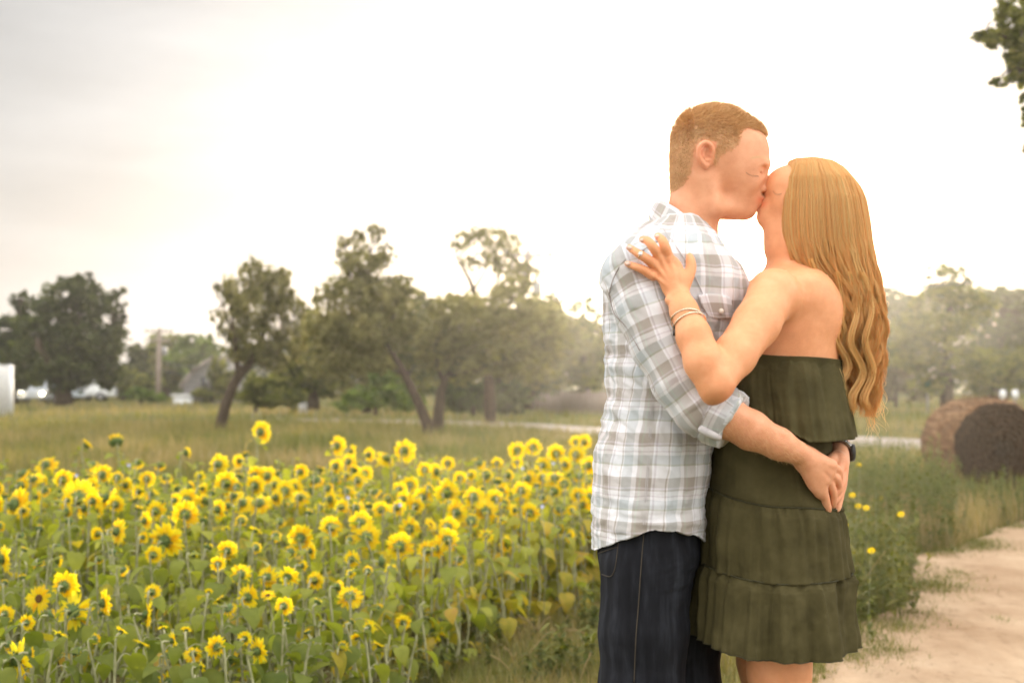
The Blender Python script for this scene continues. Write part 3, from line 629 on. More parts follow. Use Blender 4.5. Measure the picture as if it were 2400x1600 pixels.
cable('overhead cable sagging between the left pole and the leaning brown pole', pC-[0, 0, 2.2], pB-[0, 0, 2.6], .8, .03)
cable('lower overhead cable between the left pole and the leaning brown pole', pC-[0, 0, 2.8], pB-[0, 0, 3.2], .8, .03)
cable('thick overhead cable leaving the picture above the wooded slope at right', P(2040, 672, 60), P(2640, 588, 34), .3, .035)
cable('thin overhead cable just above the thick one at right', P(1900, 668, 60), P(2640, 560, 34), .3, .012)
cable('faint high overhead cable near the top right boughs', P(1900, 452, 50), P(2640, 330, 30), .3, .012)

# ------------------------------------------------------------------ house, vehicles, fences, small things far off
M_shingle = simple('grey_shingles', [(.20, .19, .19), (.27, .26, .26), (.33, .32, .31)], 3, .9, .3, .05, stretch=(1, 1, 4))
M_roof = simple('grey_brown_roof', [(.22, .19, .17), (.30, .26, .23)], 3, .9, .3, .05)
M_white = simple('white_paint', [(.70, .71, .72), (.80, .80, .80)], 4, .5, .05)
M_glass = simple('dark_window_glass', [(.03, .035, .04), (.05, .055, .06)], 4, .1, 0, spec=.6)
Yh = 90; hb = P(478, 938, Yh); hb[2] = 0; house = empty('house', hb); tag(house, 'grey shingled gabled house between the wood and the leaning olive tree', 'house')
ms = Yh/FPX
def hp(px, py, dy=0): p = P(px, py, Yh); p[1] += dy; return p-hb
prof = [(430, 945), (430, 905), (455, 872), (500, 842), (517, 842), (524, 900), (524, 945)]
f_ = np.array([hp(a_, c_) for a_, c_ in prof]); bk = f_+[0, 7, 0]; n = len(prof)
Vv = np.vstack([f_, bk]); Qv = [[i, (i+1) % n, n+(i+1) % n, n+i] for i in range(n) if i not in (1, 2, 3)]
mk('wall', Vv, Qv, [[0, 2, 1], [0, 3, 2], [0, 4, 3], [0, 5, 4], [0, 6, 5]]+[[n, n+1, n+2], [n, n+2, n+3], [n, n+3, n+4], [n, n+4, n+5], [n, n+5, n+6]], M_shingle, house, False)
m = MB()
for i in (1, 2, 3):
    a1, b1 = f_[i], f_[i+1]; d = (b1-a1)/np.linalg.norm(b1-a1); nn = np.array([d[2], 0, -d[0]]); nn = nn*np.sign(nn[2] if nn[2] else 1)
    a2 = a1-d*.15; b2 = b1+d*.1; q8 = [a2+[0, -.3, 0], b2+[0, -.3, 0], b2+[0, 7.3, 0], a2+[0, 7.3, 0]]; m.add(np.vstack([q8, np.array(q8)+nn*.2]), Q=[[3, 2, 1, 0], [4, 5, 6, 7], [0, 1, 5, 4], [1, 2, 6, 5], [2, 3, 7, 6], [3, 0, 4, 7]])
m.build('roof', M_roof, house, False)
for (wx, wy) in ((478, 895), (500, 895), (487, 925)):
    c = hp(wx, wy, -.06); m = MB(); m.box(c, (.5, .08, .75)); w_ = m.build('window', M_shingle, house, False); m = MB(); m.box(c+[0, -.05, 0], (.36, .02, .6)); m.build('pane', M_glass, house, False).parent = w_
m = MB(); c = hp(440, 925, -1.2); m.box(c, (1.1, 2.2, .1)); m.box(c-[0, 0, .7], (.8, 2, 1.3)); m.build('porch', M_white, house, False)

M_tyre = simple('tyre', [(.02, .02, .02), (.03, .03, .03)], 10, .9, 0)
M_lamp, tL, bL, oL = new_mat('lit_headlight'); bL.inputs['Base Color'].default_value = (.9, .85, .7, 1); bL.inputs['Emission Color'].default_value = (1, .83, .55, 1); bL.inputs['Emission Strength'].default_value = 30
def car_profile(kind):
    if kind == 'van': return [(-2.2, .35), (-2.25, 1.0), (-2.15, 1.95), (1.1, 1.95), (1.7, 1.15), (2.25, 1.0), (2.3, .35)]
    if kind == 'pickup': return [(-2.6, .45), (-2.6, 1.05), (-.6, 1.1), (-.5, 1.75), (.7, 1.75), (1.3, 1.15), (2.5, 1.0), (2.6, .45)]
    return [(-2.1, .35), (-2.15, .9), (-1.6, 1.0), (-1.1, 1.42), (.3, 1.45), (1.0, .98), (2.0, .85), (2.15, .35)]
def vehicle(label, cat, name, px, py, Y, kind, rz, mat, group=None, lit=False):
    b0 = P(px, py, Y); b0[2] = 0; root = empty(name, b0); root.rotation_euler = (0, 0, rz); tag(root, label, cat, group)
    pr = np.array(car_profile(kind)); n = len(pr); w_ = .88
    lay = []
    for yy, sc in ((-w_, .0), (-w_*.96, .03), (w_*.96, .03), (w_, .0)):
        pass
    def ringy(y, top): q = pr.copy(); tz = (q[:, 1] > 1.05); q[tz, 0] *= 1-top*.08; return np.stack([q[:, 0], np.where(tz, y*(1-top*.16), y), q[:, 1]], 1)
    A_, B_ = ringy(-w_, 1), ringy(w_, 1); Vv = np.vstack([A_, B_]); Qv = [[i, (i+1) % n, n+(i+1) % n, n+i] for i in range(n)]
    Tv = [[0, i+1, i] for i in range(1, n-1)]+[[n, n+i, n+i+1] for i in range(1, n-1)]
    o = mk('body', Vv, Qv, Tv, mat, root, False)
    bv = o.modifiers.new('bevel', 'BEVEL'); bv.width = .08; bv.segments = 2
    m = MB(); tops = pr[pr[:, 1] > 1.3]; x0, x1 = tops[:, 0].min()+.1, tops[:, 0].max()-.05; zt = tops[:, 1].max()-.1
    for s in (-1, 1): m.box(((x0+x1)/2, s*(w_*.86), zt-.19), (x1-x0, .03, .34))
    m.box((tops[:, 0].max()+.22, 0, zt-.18), (.03, 1.2, .34), tilt=((0, 1, 0), .7)); m.build('window', M_glass, root, False)
    for wx in (-1.35, 1.35):
        for s in (-1, 1):
            m = MB(); m.tube([(wx, s*.74, .33), (wx, s*.92, .33)], .33, 18); wh = m.build('wheel', M_tyre, root); m = MB(); m.tube([(wx, s*.90, .33), (wx, s*.935, .33)], .19, 14); m.build('rim', M_ins, root).parent = wh
    if lit:
        for s in (-.62, .62):
            m = MB(); m.tube([(pr[:, 0].max()-.05, s, .66), (pr[:, 0].max()+.05, s, .66)], .10, 14); m.build('headlight', M_lamp, root)
    return root
M_car1 = simple('silver_car_paint', [(.30, .33, .35), (.36, .38, .40)], 3, .35, 0, spec=.6); M_car2 = simple('white_car_paint', [(.62, .64, .64), (.70, .71, .70)], 3, .35, 0, spec=.6); M_car3 = simple('pale_blue_car_paint', [(.36, .42, .46), (.42, .47, .50)], 3, .35, 0, spec=.6)
vehicle('silver car with lit headlights driving toward us at far left', 'car', 'car', 84, 944, 88, 'car', R(-78), M_car1, lit=True)
vehicle('grey parked car under the dark maple', 'car', 'car', 120, 938, 96, 'car', R(-20), M_car3, 'vehicles parked under the maple')
vehicle('white parked van right of the maple trunk', 'van', 'van', 192, 936, 98, 'van', R(8), M_car2, 'vehicles parked under the maple')
vehicle('pale pickup truck parked furthest right of the maple', 'pickup truck', 'pickup_truck', 246, 937, 102, 'pickup', R(4), M_car3, 'vehicles parked under the maple')
# white picket fence at the left edge
Yf = 55; b0 = P(10, 962, Yf); b0[2] = 0; fence = empty('picket_fence', b0); tag(fence, 'white picket fence panel at the left edge of the field', 'fence')
top = P(10, 852, Yf)[2]; x1 = P(27, 900, Yf)[0]-b0[0]
xs = [x1-.10-i*.17 for i in range(14)]
for i, xx in enumerate(xs):
    w2 = .07; m = MB(); zt = top-(.02 if i % 2 else 0)
    Vv = [(xx-w2, -.02, .03), (xx+w2, -.02, .03), (xx+w2, -.02, zt-.12), (xx, -.02, zt), (xx-w2, -.02, zt-.12)]; Vv = Vv+[(a_, .02, c_) for a_, _, c_ in Vv]
    m.add(Vv, Q=[[0, 1, 6, 5], [1, 2, 7, 6], [2, 3, 8, 7], [3, 4, 9, 8], [4, 0, 5, 9], [0, 4, 2, 1], [5, 6, 7, 9]], T=[[4, 3, 2], [9, 7, 8]]); m.build('picket', M_white, fence, False)
m = MB(); m.box((x1-1.2, .05, .4), (2.5, .05, .1)); m.box((x1-1.2, .05, top-.5), (2.5, .05, .1)); m.build('rail', M_white, fence, False)
m = MB(); m.box((x1-.02, .02, top/2-.05), (.14, .14, top)); m.build('post', M_white, fence, False)
# dark frame of a field gate / sign behind the car
b0 = P(68, 940, 92); b0[2] = 0; sg = empty('sign_frame', b0); tag(sg, 'tall dull metal frame standing left of the silver car', 'frame')
for xx in (-.35, .75): m = MB(); m.tube([(xx, 0, 0), (xx, 0, 1.85)], .05, 8); m.build('post', M_ins, sg)
m = MB(); m.tube([(-.35, 0, 1.85), (.75, 0, 1.85)], .05, 8); m.build('crossbar', M_ins, sg)
# wooden stockade fence left of the man
M_fw = simple('weathered_fence_board', [(.20, .155, .13), (.28, .22, .19), (.34, .28, .25)], 2.5, .9, .3, .03, stretch=(6, 6, .5))
fa_, fb_ = G(1248, 966), G(1500, 976); La = np.linalg.norm(fb_-fa_); ang_ = math.atan2(fb_[1]-fa_[1], fb_[0]-fa_[0]); ft = empty('board_fence', fa_); ft.rotation_euler = (0, 0, ang_); tag(ft, 'long weathered board fence on the lawn left of the man', 'fence')
m = MB(); nb_ = int(La/.15)
for i in range(nb_): m.box((i*.15+.07, 0, .48+.02*math.sin(i*1.7)), (.138, .022, .90))
m.build('boards', M_fw, ft, False)
for i in range(int(La/2.4)+1): m = MB(); m.box((i*2.4, .06, .52), (.11, .11, 1.04)); m.build('post', M_fw, ft, False)
# utility box
b0 = P(711, 962, 62); b0[2] = 0; ub = empty('utility_box', b0); tag(ub, 'small pale grey utility box on the grass by the middle trees', 'utility box')
m = MB(); m.box((0, 0, .22), (.36, .3, .42)); m.build('cabinet', M_white, ub, False); m = MB(); m.box((0, 0, .45), (.42, .36, .05)); m.build('lid', M_car3, ub, False)
# marker post with green plate
M_green = simple('green_plate', [(.03, .22, .14), (.04, .27, .17)], 5, .5, 0)
b0 = G(2174, 972); mp_ = empty('marker_post', b0); tag(mp_, 'grey marker post with green plate and white cap left of the hay bale', 'marker post')
zt = P(0, 880, b0[1])[2]
m = MB(); m.tube([(0, 0, 0), (0, 0, zt-.15)], .045, 10); m.build('post', M_ins, mp_)
m = MB(); m.box((0, -.06, zt-.42), (.20, .025, .46)); m.build('plate', M_green, mp_, False)
m = MB(); m.tube([(0, 0, zt-.16), (0, 0, zt-.06), (0, 0, zt+.02)], [.10, .11, .05], 12); m.build('cap', M_white, mp_)
for px_, lab in ((2350, 'left of the two white-topped posts behind the hay bale'), (2379, 'right of the two white-topped posts behind the hay bale')):
    b0 = G(px_, 985); wp = empty('white_post', b0); tag(wp, lab, 'post', 'white-topped posts behind the hay bale'); zt = P(0, 915, b0[1])[2]
    m = MB(); m.tube([(0, 0, 0), (0, 0, zt-.2)], .04, 8); m.build('stake', M_ins, wp); m = MB(); m.tube([(0, 0, zt-.28), (0, 0, zt-.2), (0, 0, zt-.03), (0, 0, zt+.03)], [.08, .11, .11, .06], 12); m.build('top', M_white, wp)
# round hay bale
def bale_mat(nm, c, st):
    return simple(nm, c, 7, .95, .9, .05, stretch=st, spec=.1)
M_hay = bale_mat('hay_strands', [(.085, .045, .022), (.17, .095, .05), (.28, .17, .095)], (1.6, .35, 1.6))
Yb = 17.0; c0 = P(2345, 1058, Yb); rad = 116/FPX*Yb; axb = np.array([-.06, 1.15, 0]); Lb = np.linalg.norm(axb); axb /= Lb
b0 = np.array([c0[0], c0[1], 0]); bale = empty('hay_bale', b0); tag(bale, 'large round brown hay bale lying beside the sandy path', 'hay bale')
nr2, na2 = 26, 96; Vb = []; sideU = np.cross(axb, [0, 0, 1])
for i in range(nr2):
    t = i/(nr2-1); e = .06*(1-min(1, min(t, 1-t)*9))**2
    for j in range(na2):
        a_ = 2*math.pi*j/na2; r2 = rad*(1-e)*(1+.012*math.sin(a_*3+1)); z = math.sin(a_)*r2; z = z if z > -rad*.93 else -rad*.93
        Vb.append(axb*Lb*t+sideU*math.cos(a_)*r2*1.03+np.array([0, 0, rad*.93+z]))
Vb = np.array(Vb); nse = fbm(np.stack([Vb[:, 0]*9, Vb[:, 1]*9, Vb[:, 2]*9], 1), 3)*.018; dd_ = Vb-np.array([0, 0, rad*.93])-np.outer((Vb-np.array([0, 0, rad*.93]))@axb, axb); dd_ /= np.linalg.norm(dd_, axis=1)[:, None]+1e-9; Vb += dd_*nse[:, None]
q = (np.arange(nr2-1)*na2)[:, None]; j = np.arange(na2)[None]; jn3 = (j+1) % na2; q = np.stack([q+j, q+jn3, q+na2+jn3, q+na2+j], -1).reshape(-1, 4)
mk('wrapped_side', Vb, q, None, M_hay, bale)
# the cut end: spiral layers
ne = 26; Ve = []; tE = []
for end in (0, 1):
    for k in range(ne):
        rr_ = (1-k/ne)
        for j in range(na2):
            ring = Vb[(0 if end == 0 else nr2-1)*na2+j]; cen = axb*Lb*end+np.array([0, 0, rad*.93]); p = cen+(ring-cen)*rr_
            p = p+axb*((-1 if end == 0 else 1)*(.012*math.sin(rr_*60+j/na2*6.28)+.03*(1-rr_))); Ve.append(p)
Ve = np.array(Ve)+rng.normal(0, .006, (2*ne*na2, 3)); qs_ = []
for end in (0, 1):
    o_ = end*ne*na2; q = (np.arange(ne-1)*na2)[:, None]+o_; q = np.stack([q+j*0+np.arange(na2)[None], q+(np.arange(na2)[None]+1) % na2, q+na2+(np.arange(na2)[None]+1) % na2, q+na2+np.arange(na2)[None]], -1).reshape(-1, 4); qs_.append(q)
M_hay_end_shaded = bale_mat('hay_end_shaded', [(.022, .011, .005), (.042, .022, .011), (.075, .042, .022)], (3, 3, 3))  # darker copy of the hay: the shade on the end is put into its colour
for end in (0, 1): mk('cut_end', Ve[end*ne*na2:(end+1)*ne*na2], qs_[end]-end*ne*na2, None, M_hay_end_shaded, bale)
# loose stalks on the bale
n = 1500; aa = rng.uniform(0, math.pi, n); tt = rng.random(n); p = axb*(Lb*tt)[:, None]+sideU*(np.cos(aa)*rad*1.03)[:, None]; p[:, 2] += rad*.93+np.sin(aa)*rad
M3 = rotm(rng.uniform(0, 6.28, n), rng.normal(0, 1.0, n))*np.stack([np.full(n, .005), rng.uniform(0, .01, n), rng.uniform(.03, .09, n)], 1)[:, None, :]
Vs, Qs_, Ts_ = stamp(BT, BQ, M3, p, BTt); o = mk('loose_hay', Vs, Qs_, Ts_, M_hay, bale); o['kind'] = 'stuff'
print('env done')
# ------------------------------------------------------------------ sunflowers
M_petal = leafy('sunflower_petals', [(0, (.90, .52, .012)), (.4, (.93, .70, .015)), (1, (.95, .82, .05))], trans=.66, tcol=(1.05, 1.12, .8), coord_scale=30, rough=.5)
M_sleaf = leafy('sunflower_leaves', [(0, (.075, .115, .026)), (.35, (.25, .28, .05)), (.6, (.42, .43, .08)), (.78, (.30, .28, .03)), (.9, (.52, .40, .06)), (1, (.50, .30, .10))], trans=.52, tcol=(1.35, 1.35, .45), coord_scale=18, rough=.6)
M_weed = leafy('weed_leaves', [(0, (.06, .085, .02)), (.4, (.13, .15, .035)), (.7, (.23, .22, .06)), (1, (.36, .28, .10))], trans=.42, tcol=(1.3, 1.25, .5), coord_scale=10)
M_stem = simple('downy_stem', [(.21, .22, .10), (.30, .30, .16), (.40, .38, .24)], 30, .7, .3, .002)
M_sepal = leafy('green_bracts', [(0, (.055, .10, .022)), (.5, (.12, .18, .05)), (1, (.27, .34, .14))], trans=.25, tcol=(1.2, 1.3, .5), coord_scale=40)
M_disc = simple('seed_disc', [(.05, .02, .008), (.12, .06, .015), (.22, .11, .02)], 200, .9, .8, .004)
# petal template: length 1 along +y from the origin, width 1
pt = []; 
for i, (y, w_, z) in enumerate(((0, .22, 0), (.22, .42, .05), (.5, .5, .07), (.78, .36, .02), (.93, .17, -.03))):
    pt += [(-w_, y, z-.03), (0, y, z+.02), (w_, y, z-.03)]
pt.append((0, 1.0, -.06)); PT = np.array(pt); PQ = []
for i in range(4): PQ += [[3*i, 3*i+1, 3*i+4, 3*i+3], [3*i+1, 3*i+2, 3*i+5, 3*i+4]]
PTt = [[12, 13, 15], [13, 14, 15]]
# heart leaf template: from the petiole end, length 1 along +y, droops
lt = []
for y, w_, z in ((-.12, .20, .0), (0, .40, .02), (.15, .50, .02), (.35, .48, -.01), (.55, .36, -.06), (.75, .22, -.14), (.9, .09, -.22)):
    lt += [(-w_, y, z+.05*w_), (-w_*.5, y, z+.0), (0, y if y > -.1 else -.02, z+.03), (w_*.5, y, z+.0), (w_, y, z+.05*w_)]
lt.append((0, 1.0, -.28)); LTV = np.array(lt); LQV = []
for i in range(6):
    for j in range(4): LQV.append([5*i+j, 5*i+j+1, 5*i+5+j+1, 5*i+5+j])
LTT = [[30+j, 31+j, 35] for j in range(4)]
def droopy(T_, k):
    T2 = T_.copy(); y = np.clip(T2[:, 1], 0, 1); a = k*y; T2[:, 2] = T_[:, 2]*np.cos(a)-np.sin(a*.6)*y; T2[:, 1] = np.cos(a*.6)*T_[:, 1]; return T2
LV_ = [droopy(LTV, k) for k in (.3, .8, 1.3)]

def head_meshes(kind, seed):
    """receptacle, petals, disc meshes; local +Z = the way the flower faces, petal radius ~1"""
    r_ = np.random.default_rng(seed); out = {}
    rd = {'open': .31, 'green': .44, 'bud': .55, 'sparse': .30}[kind]
    m = MB(); prof = [(0, -.36), (.10, -.34), (.20, -.29), (rd*.8, -.22), (rd*1.02, -.10), (rd*1.02, 0), (rd*.95, .04)]; na_ = 18
    rg = np.array([[(r*math.cos(a), r*math.sin(a), z) for a in np.linspace(0, 2*math.pi, na_, endpoint=False)] for r, z in prof])
    k = len(prof); i = (np.arange(k-1)*na_)[:, None]; j = np.arange(na_)[None]; Q = np.stack([i+j, i+(j+1) % na_, i+na_+(j+1) % na_, i+na_+j], -1).reshape(-1, 4)
    m.add(rg.reshape(-1, 3), Q=Q, tint=.45)
    for ring, (r0, z0, tilt, L, n) in enumerate(((rd*.35, -.30, .35, rd*.75, 11), (rd*.75, -.24, .55, rd*.7, 15), (rd*1.0, -.10, .25, rd*.62, 19))):
        a = np.linspace(0, 2*math.pi, n, endpoint=False)+r_.uniform(0, .3, n)
        up = {'open': .0, 'sparse': -.2, 'green': .35, 'bud': 1.0}[kind]
        M = rotm(a-math.pi/2, tilt*.4+up*(.4+.3*ring)+r_.normal(0, .25, n)); sc = np.array([.34*L, L, L*.6])
        O = np.stack([r0*np.cos(a), r0*np.sin(a), np.full(n, z0)], 1)
        V, Qp, Tp = stamp(PT*np.array([1, 1, 1]), PQ, M*sc[None, None, :]*r_.uniform(.8, 1.2, n)[:, None, None], O, PTt); m.add(V, Q=Qp, T=Tp, tint=np.repeat(np.clip(r_.normal(.62, .2, n), 0, 1), len(PT)))
    me = MBmesh(m, 'flower_head', M_sepal); out['head'] = me
    m = MB(); na3 = 20
    for q, (r, z) in enumerate(((rd*.92, .05), (rd*.7, .11), (rd*.4, .10), (.01, .07))): pass
    rg = np.array([[(r*math.cos(a), r*math.sin(a), z) for a in np.linspace(0, 2*math.pi, na3, endpoint=False)] for r, z in ((rd*.95, .03), (rd*.7, .11), (rd*.4, .10), (.01, .07))])
    i = (np.arange(3)*na3)[:, None]; j = np.arange(na3)[None]; m.add(rg.reshape(-1, 3), Q=np.stack([i+j, i+(j+1) % na3, i+na3+(j+1) % na3, i+na3+j], -1).reshape(-1, 4)); out['disc'] = MBmesh(m, 'seed_disc', M_disc)
    m = MB(); n = {'open': 26, 'green': 20, 'bud': 12, 'sparse': 15}[kind]
    for lay in (0, 1):
        a = np.linspace(0, 2*math.pi, n, endpoint=False)+lay*math.pi/n+r_.normal(0, .06, n)
        up = {'open': .10, 'sparse': .0, 'green': .55, 'bud': 1.15}[kind]; Lp = {'open': .72, 'sparse': .72, 'green': .46, 'bud': .40}[kind]*r_.uniform(.78, 1.15, n)
        keep = r_.random(n) > {'open': .04, 'sparse': .12, 'green': .12, 'bud': .3}[kind]
        M = rotm(a-math.pi/2, up+lay*.14+r_.normal(0, .16, n), r_.normal(0, .3, n)); sc = np.stack([.25*np.ones(n)*r_.uniform(.8, 1.2, n)*{'open': 1, 'sparse': .95, 'green': .8, 'bud': .6}[kind], Lp, Lp*.5], 1)
        O = np.stack([rd*.94*np.cos(a), rd*.94*np.sin(a), np.full(n, .03+.03*lay)], 1)
        M, sc, O = M[keep], sc[keep], O[keep]
        V, Qp, Tp = stamp(PT, PQ, M*sc[:, None, :], O, PTt); m.add(V, Q=Qp, T=Tp, tint=np.repeat(np.clip(r_.normal({'open': .58, 'sparse': .50, 'green': .3, 'bud': .15}[kind], .24, len(M)), 0, 1), len(PT)))
    out['petals'] = MBmesh(m, 'petals', M_petal); return out
def MBmesh(m, name, mat):
    return mk(name, np.concatenate(m.V), np.concatenate(m.Q) if m.Q else None, np.concatenate(m.T) if m.T else None, mat, None, True, {k: np.concatenate(a) for k, a in m.A.items()}, link=False)
HEADS = {k: [head_meshes(k, 40+10*i+len(k)) for i in range(n)] for k, n in (('open', 4), ('sparse', 3), ('green', 3), ('bud', 3))}

def plant_geo(r_, base, hc, hd, size, lush=1.0, yellow=.0, leafscale=1.0):
    """stem + leaves from base to the head centre hc; hd = facing"""
    stem = MB(); leaf = MB()
    att = hc-hd*size*.34
    top = att-hd*.03*1.0; top[2] = min(top[2], att[2]-.012)
    H = top[2]-base[2]; side = r_.normal(0, .02, 3)
    pts = [base-[0, 0, .03], base+(top-base)*.33+side, base+(top-base)*.7+side*.6+np.array([0, 0, .02]), top+np.array([0, 0, .006]), att+hd*size*.06]
    c = catmull(pts, 15); r0 = .0048+.0035*size/.07*.6; stem.tube(c, np.linspace(r0, r0*.72, 15), 7, cap=False)
    n = int(max(3, H/.060)*lush); zz = np.linspace(.10, .97, n)+r_.normal(0, .02, n); ang = r_.uniform(0, 6.28)+np.arange(n)*2.4
    for q, a in zip(zz, ang):
        q = min(max(q, .04), .98); k = q*14*.8; i = int(min(k, 13)); p = c[i]+(c[i+1]-c[i])*(k-i)
        L = (.105-.055*abs(q-.45)*1.3-.04*max(q-.8, 0)*3)*r_.uniform(.7, 1.2)*leafscale; pl = L*r_.uniform(.55, .9)*(1 if q < .85 else .35)
        d = np.array([math.cos(a), math.sin(a), 0]); up = r_.uniform(.2, .8)
        e = p+d*pl*.8+np.array([0, 0, pl*.45*up]); mid = p+d*pl*.42+np.array([0, 0, pl*.48*up+.008])
        stem.tube(catmull([p, mid, e], 6), np.linspace(.0026, .0017, 6), 4, cap=False)
        T_ = LV_[r_.integers(0, 3)]; dr = r_.uniform(-.15, .9) if q < .85 else r_.uniform(-.7, .1)
        M = rotm(np.array([a-math.pi/2+r_.normal(0, .2)]), np.array([-dr]), np.array([r_.normal(0, .25)]))*L
        V, Qv, Tv = stamp(T_, LQV, M, e[None], LTT)
        yl = r_.random() < (yellow*(1.3-q)); gn = np.interp(base[1]-.35*base[0]*0, [5, 7.5], [.0, 1.0])*np.interp(base[0]/base[1], [-.36, .0], [.45, 1.0]); tn = (.80+.14*r_.random()) if yl else .02+.22*gn+(.20+.24*gn)*r_.random()+.10*q
        leaf.add(V, Q=Qv, T=Tv, tint=tn)
    return stem, leaf
count_lab = {}
def sunflower(px, py, d, kind, az, elv, Y, label, group, r_, lush=1.0, yellow=.1, ls=1.0):
    size = d/2.0/FPX*Y; hc = P(px, py, Y)
    hd = np.array([math.sin(az)*math.cos(elv), math.cos(az)*math.cos(elv), math.sin(elv)])
    base = np.array([hc[0]+r_.normal(0, .03)-hd[0]*.02, hc[1]+r_.normal(0, .03)-hd[1]*.03, 0.0])
    stem, leaf = plant_geo(r_, base, hc, hd, size, lush, yellow, ls)
    root = empty('sunflower', base); tag(root, label, 'sunflower', group)
    so = stem.build('stem', M_stem, root, loc=base); lo = leaf.build('leaves', M_sleaf, root, loc=base)
    hm = HEADS[kind]; h = hm[r_.integers(0, len(hm))]; M = Matrix(frame_from(hd, r_.uniform(0, 6.28)).tolist()).to_4x4(); M.translation = Vector(hc-base)
    oh = bpy.data.objects.new('flower_head', h['head']); COL.objects.link(oh); oh.parent = root; oh.matrix_local = M @ Matrix.Scale(size, 4)
    for nm, key in (('petals', 'petals'), ('seed_disc', 'disc')):
        o = bpy.data.objects.new(nm, h[key]); COL.objects.link(o); o.parent = oh
    return root

# list read off the photograph: px, py, diameter px, kind, facing: b away from us, r / l to the side, d drooping away, u up, f toward us
FL = """37,1182,80,o,b;55,1110,42,g,dr;108,1090,52,o,d;105,1125,26,o,r;203,1042,36,g,ru;272,1035,50,b,u;215,1090,38,g,d;240,1112,46,o,b;185,1168,84,o,b;250,1168,62,o,dr;322,1085,35,g,d;275,1245,58,o,r;228,1250,32,o,l
340,1220,42,o,r;88,1165,32,o,r;315,1170,32,b,u;245,1135,30,b,u;325,1190,30,b,u;8,1310,62,o,r;437,1060,32,g,r;512,1088,48,o,b;530,1133,55,o,b;505,1115,32,o,b;612,1012,48,o,b;577,1065,24,b,u;560,1080,30,o,l;626,1115,45,o,b
598,1137,45,o,b;645,1135,36,o,b;668,1150,46,o,b;690,1142,40,o,b;375,1090,32,g,d;390,1118,36,g,d;475,1145,30,o,r;437,1172,52,o,b;435,1205,60,o,b;388,1265,80,o,b;428,1232,38,o,d;570,1180,52,o,d;608,1180,58,o,d;385,1215,30,g,d
600,1242,32,s,u;530,1238,22,s,u;478,1220,28,b,u;791,1045,45,o,b;825,1058,32,o,r;865,1065,32,o,b;905,1075,48,o,ld;948,1057,52,o,b;788,1092,36,o,b;817,1082,38,o,b;705,1105,36,o,b;750,1100,26,b,u;740,1125,44,g,d;785,1125,34,g,d
838,1125,36,o,b;855,1110,36,o,b;812,1115,26,o,b;995,1100,34,o,b;1022,1105,40,o,l;845,1160,32,g,d;880,1155,34,g,dr;775,1170,44,o,r;945,1170,40,o,b;990,1165,45,o,b;705,1260,58,o,b;775,1235,50,o,b;770,1250,32,b,r;845,1225,55,o,b
860,1258,60,o,b;937,1280,62,o,b;960,1238,50,s,b;1212,1055,40,o,b;1250,1048,38,o,b;1303,1062,42,o,b;1350,1035,30,o,b;1370,1035,34,o,b;1350,1065,38,o,b;1380,1090,40,o,b;1325,1088,34,o,r;1272,1090,38,o,b;1212,1083,26,o,b
1165,1085,28,o,b;1125,1087,32,g,dr;1050,1085,32,o,b;1380,1130,40,o,dr;1300,1120,46,o,d;1078,1120,32,o,b;1105,1112,26,o,b;1048,1155,60,o,b;1110,1165,50,o,b;1160,1170,45,o,b;1222,1150,45,o,b;1175,1150,40,o,b;1138,1198,55,o,b
1070,1200,50,o,b;1105,1220,42,g,b;1050,1235,50,o,b;1048,1265,52,o,b;1205,1195,32,o,l;1355,1160,36,o,b;1270,1165,30,g,d;1140,1255,36,s,b;1310,1240,32,g,r;1335,1255,32,o,r;1385,1250,26,o,b;1340,1195,26,s,b
90,1318,36,g,d;92,1402,64,s,f;152,1372,64,o,b;173,1432,86,s,b;243,1412,60,o,r;345,1440,60,o,rs;42,1545,90,s,r;72,1528,32,g,r;140,1485,38,s,ru;285,1478,30,s,u;332,1508,40,s,u;178,1525,34,b,d;290,1335,32,g,dr;120,1440,36,b,r
240,1437,28,b,u;383,1470,24,s,u;405,1500,40,s,r;437,1475,26,s,u;507,1515,50,o,l;545,1545,46,g,r;575,1495,36,s,b;605,1525,62,s,r;566,1345,48,s,b;582,1398,56,s,b;513,1405,32,s,u;537,1425,42,g,dr;627,1352,50,s,b;675,1350,50,s,b
628,1395,36,s,u;395,1595,46,s,b;472,1562,26,s,r;490,1385,22,s,u;1015,1480,52,s,b;825,1310,40,s,b;792,1375,38,g,r;820,1398,58,o,d;895,1315,40,b,r;865,1470,34,s,b;815,1555,32,g,r;965,1578,28,s,b;710,1325,32,s,r;738,1360,42,o,b
745,1410,28,b,u;915,1332,30,s,d;1000,1290,46,o,b;690,1352,30,s,r;1075,1310,36,g,d;1205,1345,32,g,dr;1180,1460,30,s,r;1022,1285,44,o,b;720,1480,26,b,u;1125,1465,22,b,u"""
Ysp = ([1012, 1060, 1100, 1180, 1260, 1350, 1450, 1560, 1620], [11.8, 10.6, 9.5, 8.0, 7.0, 6.0, 5.35, 4.9, 4.6])
fr_ = np.random.default_rng(77)
def front_edge(px): return np.interp(px, [0, 700, 1000, 1200, 1400], [4.5, 4.9, 6.2, 7.6, 8.3])
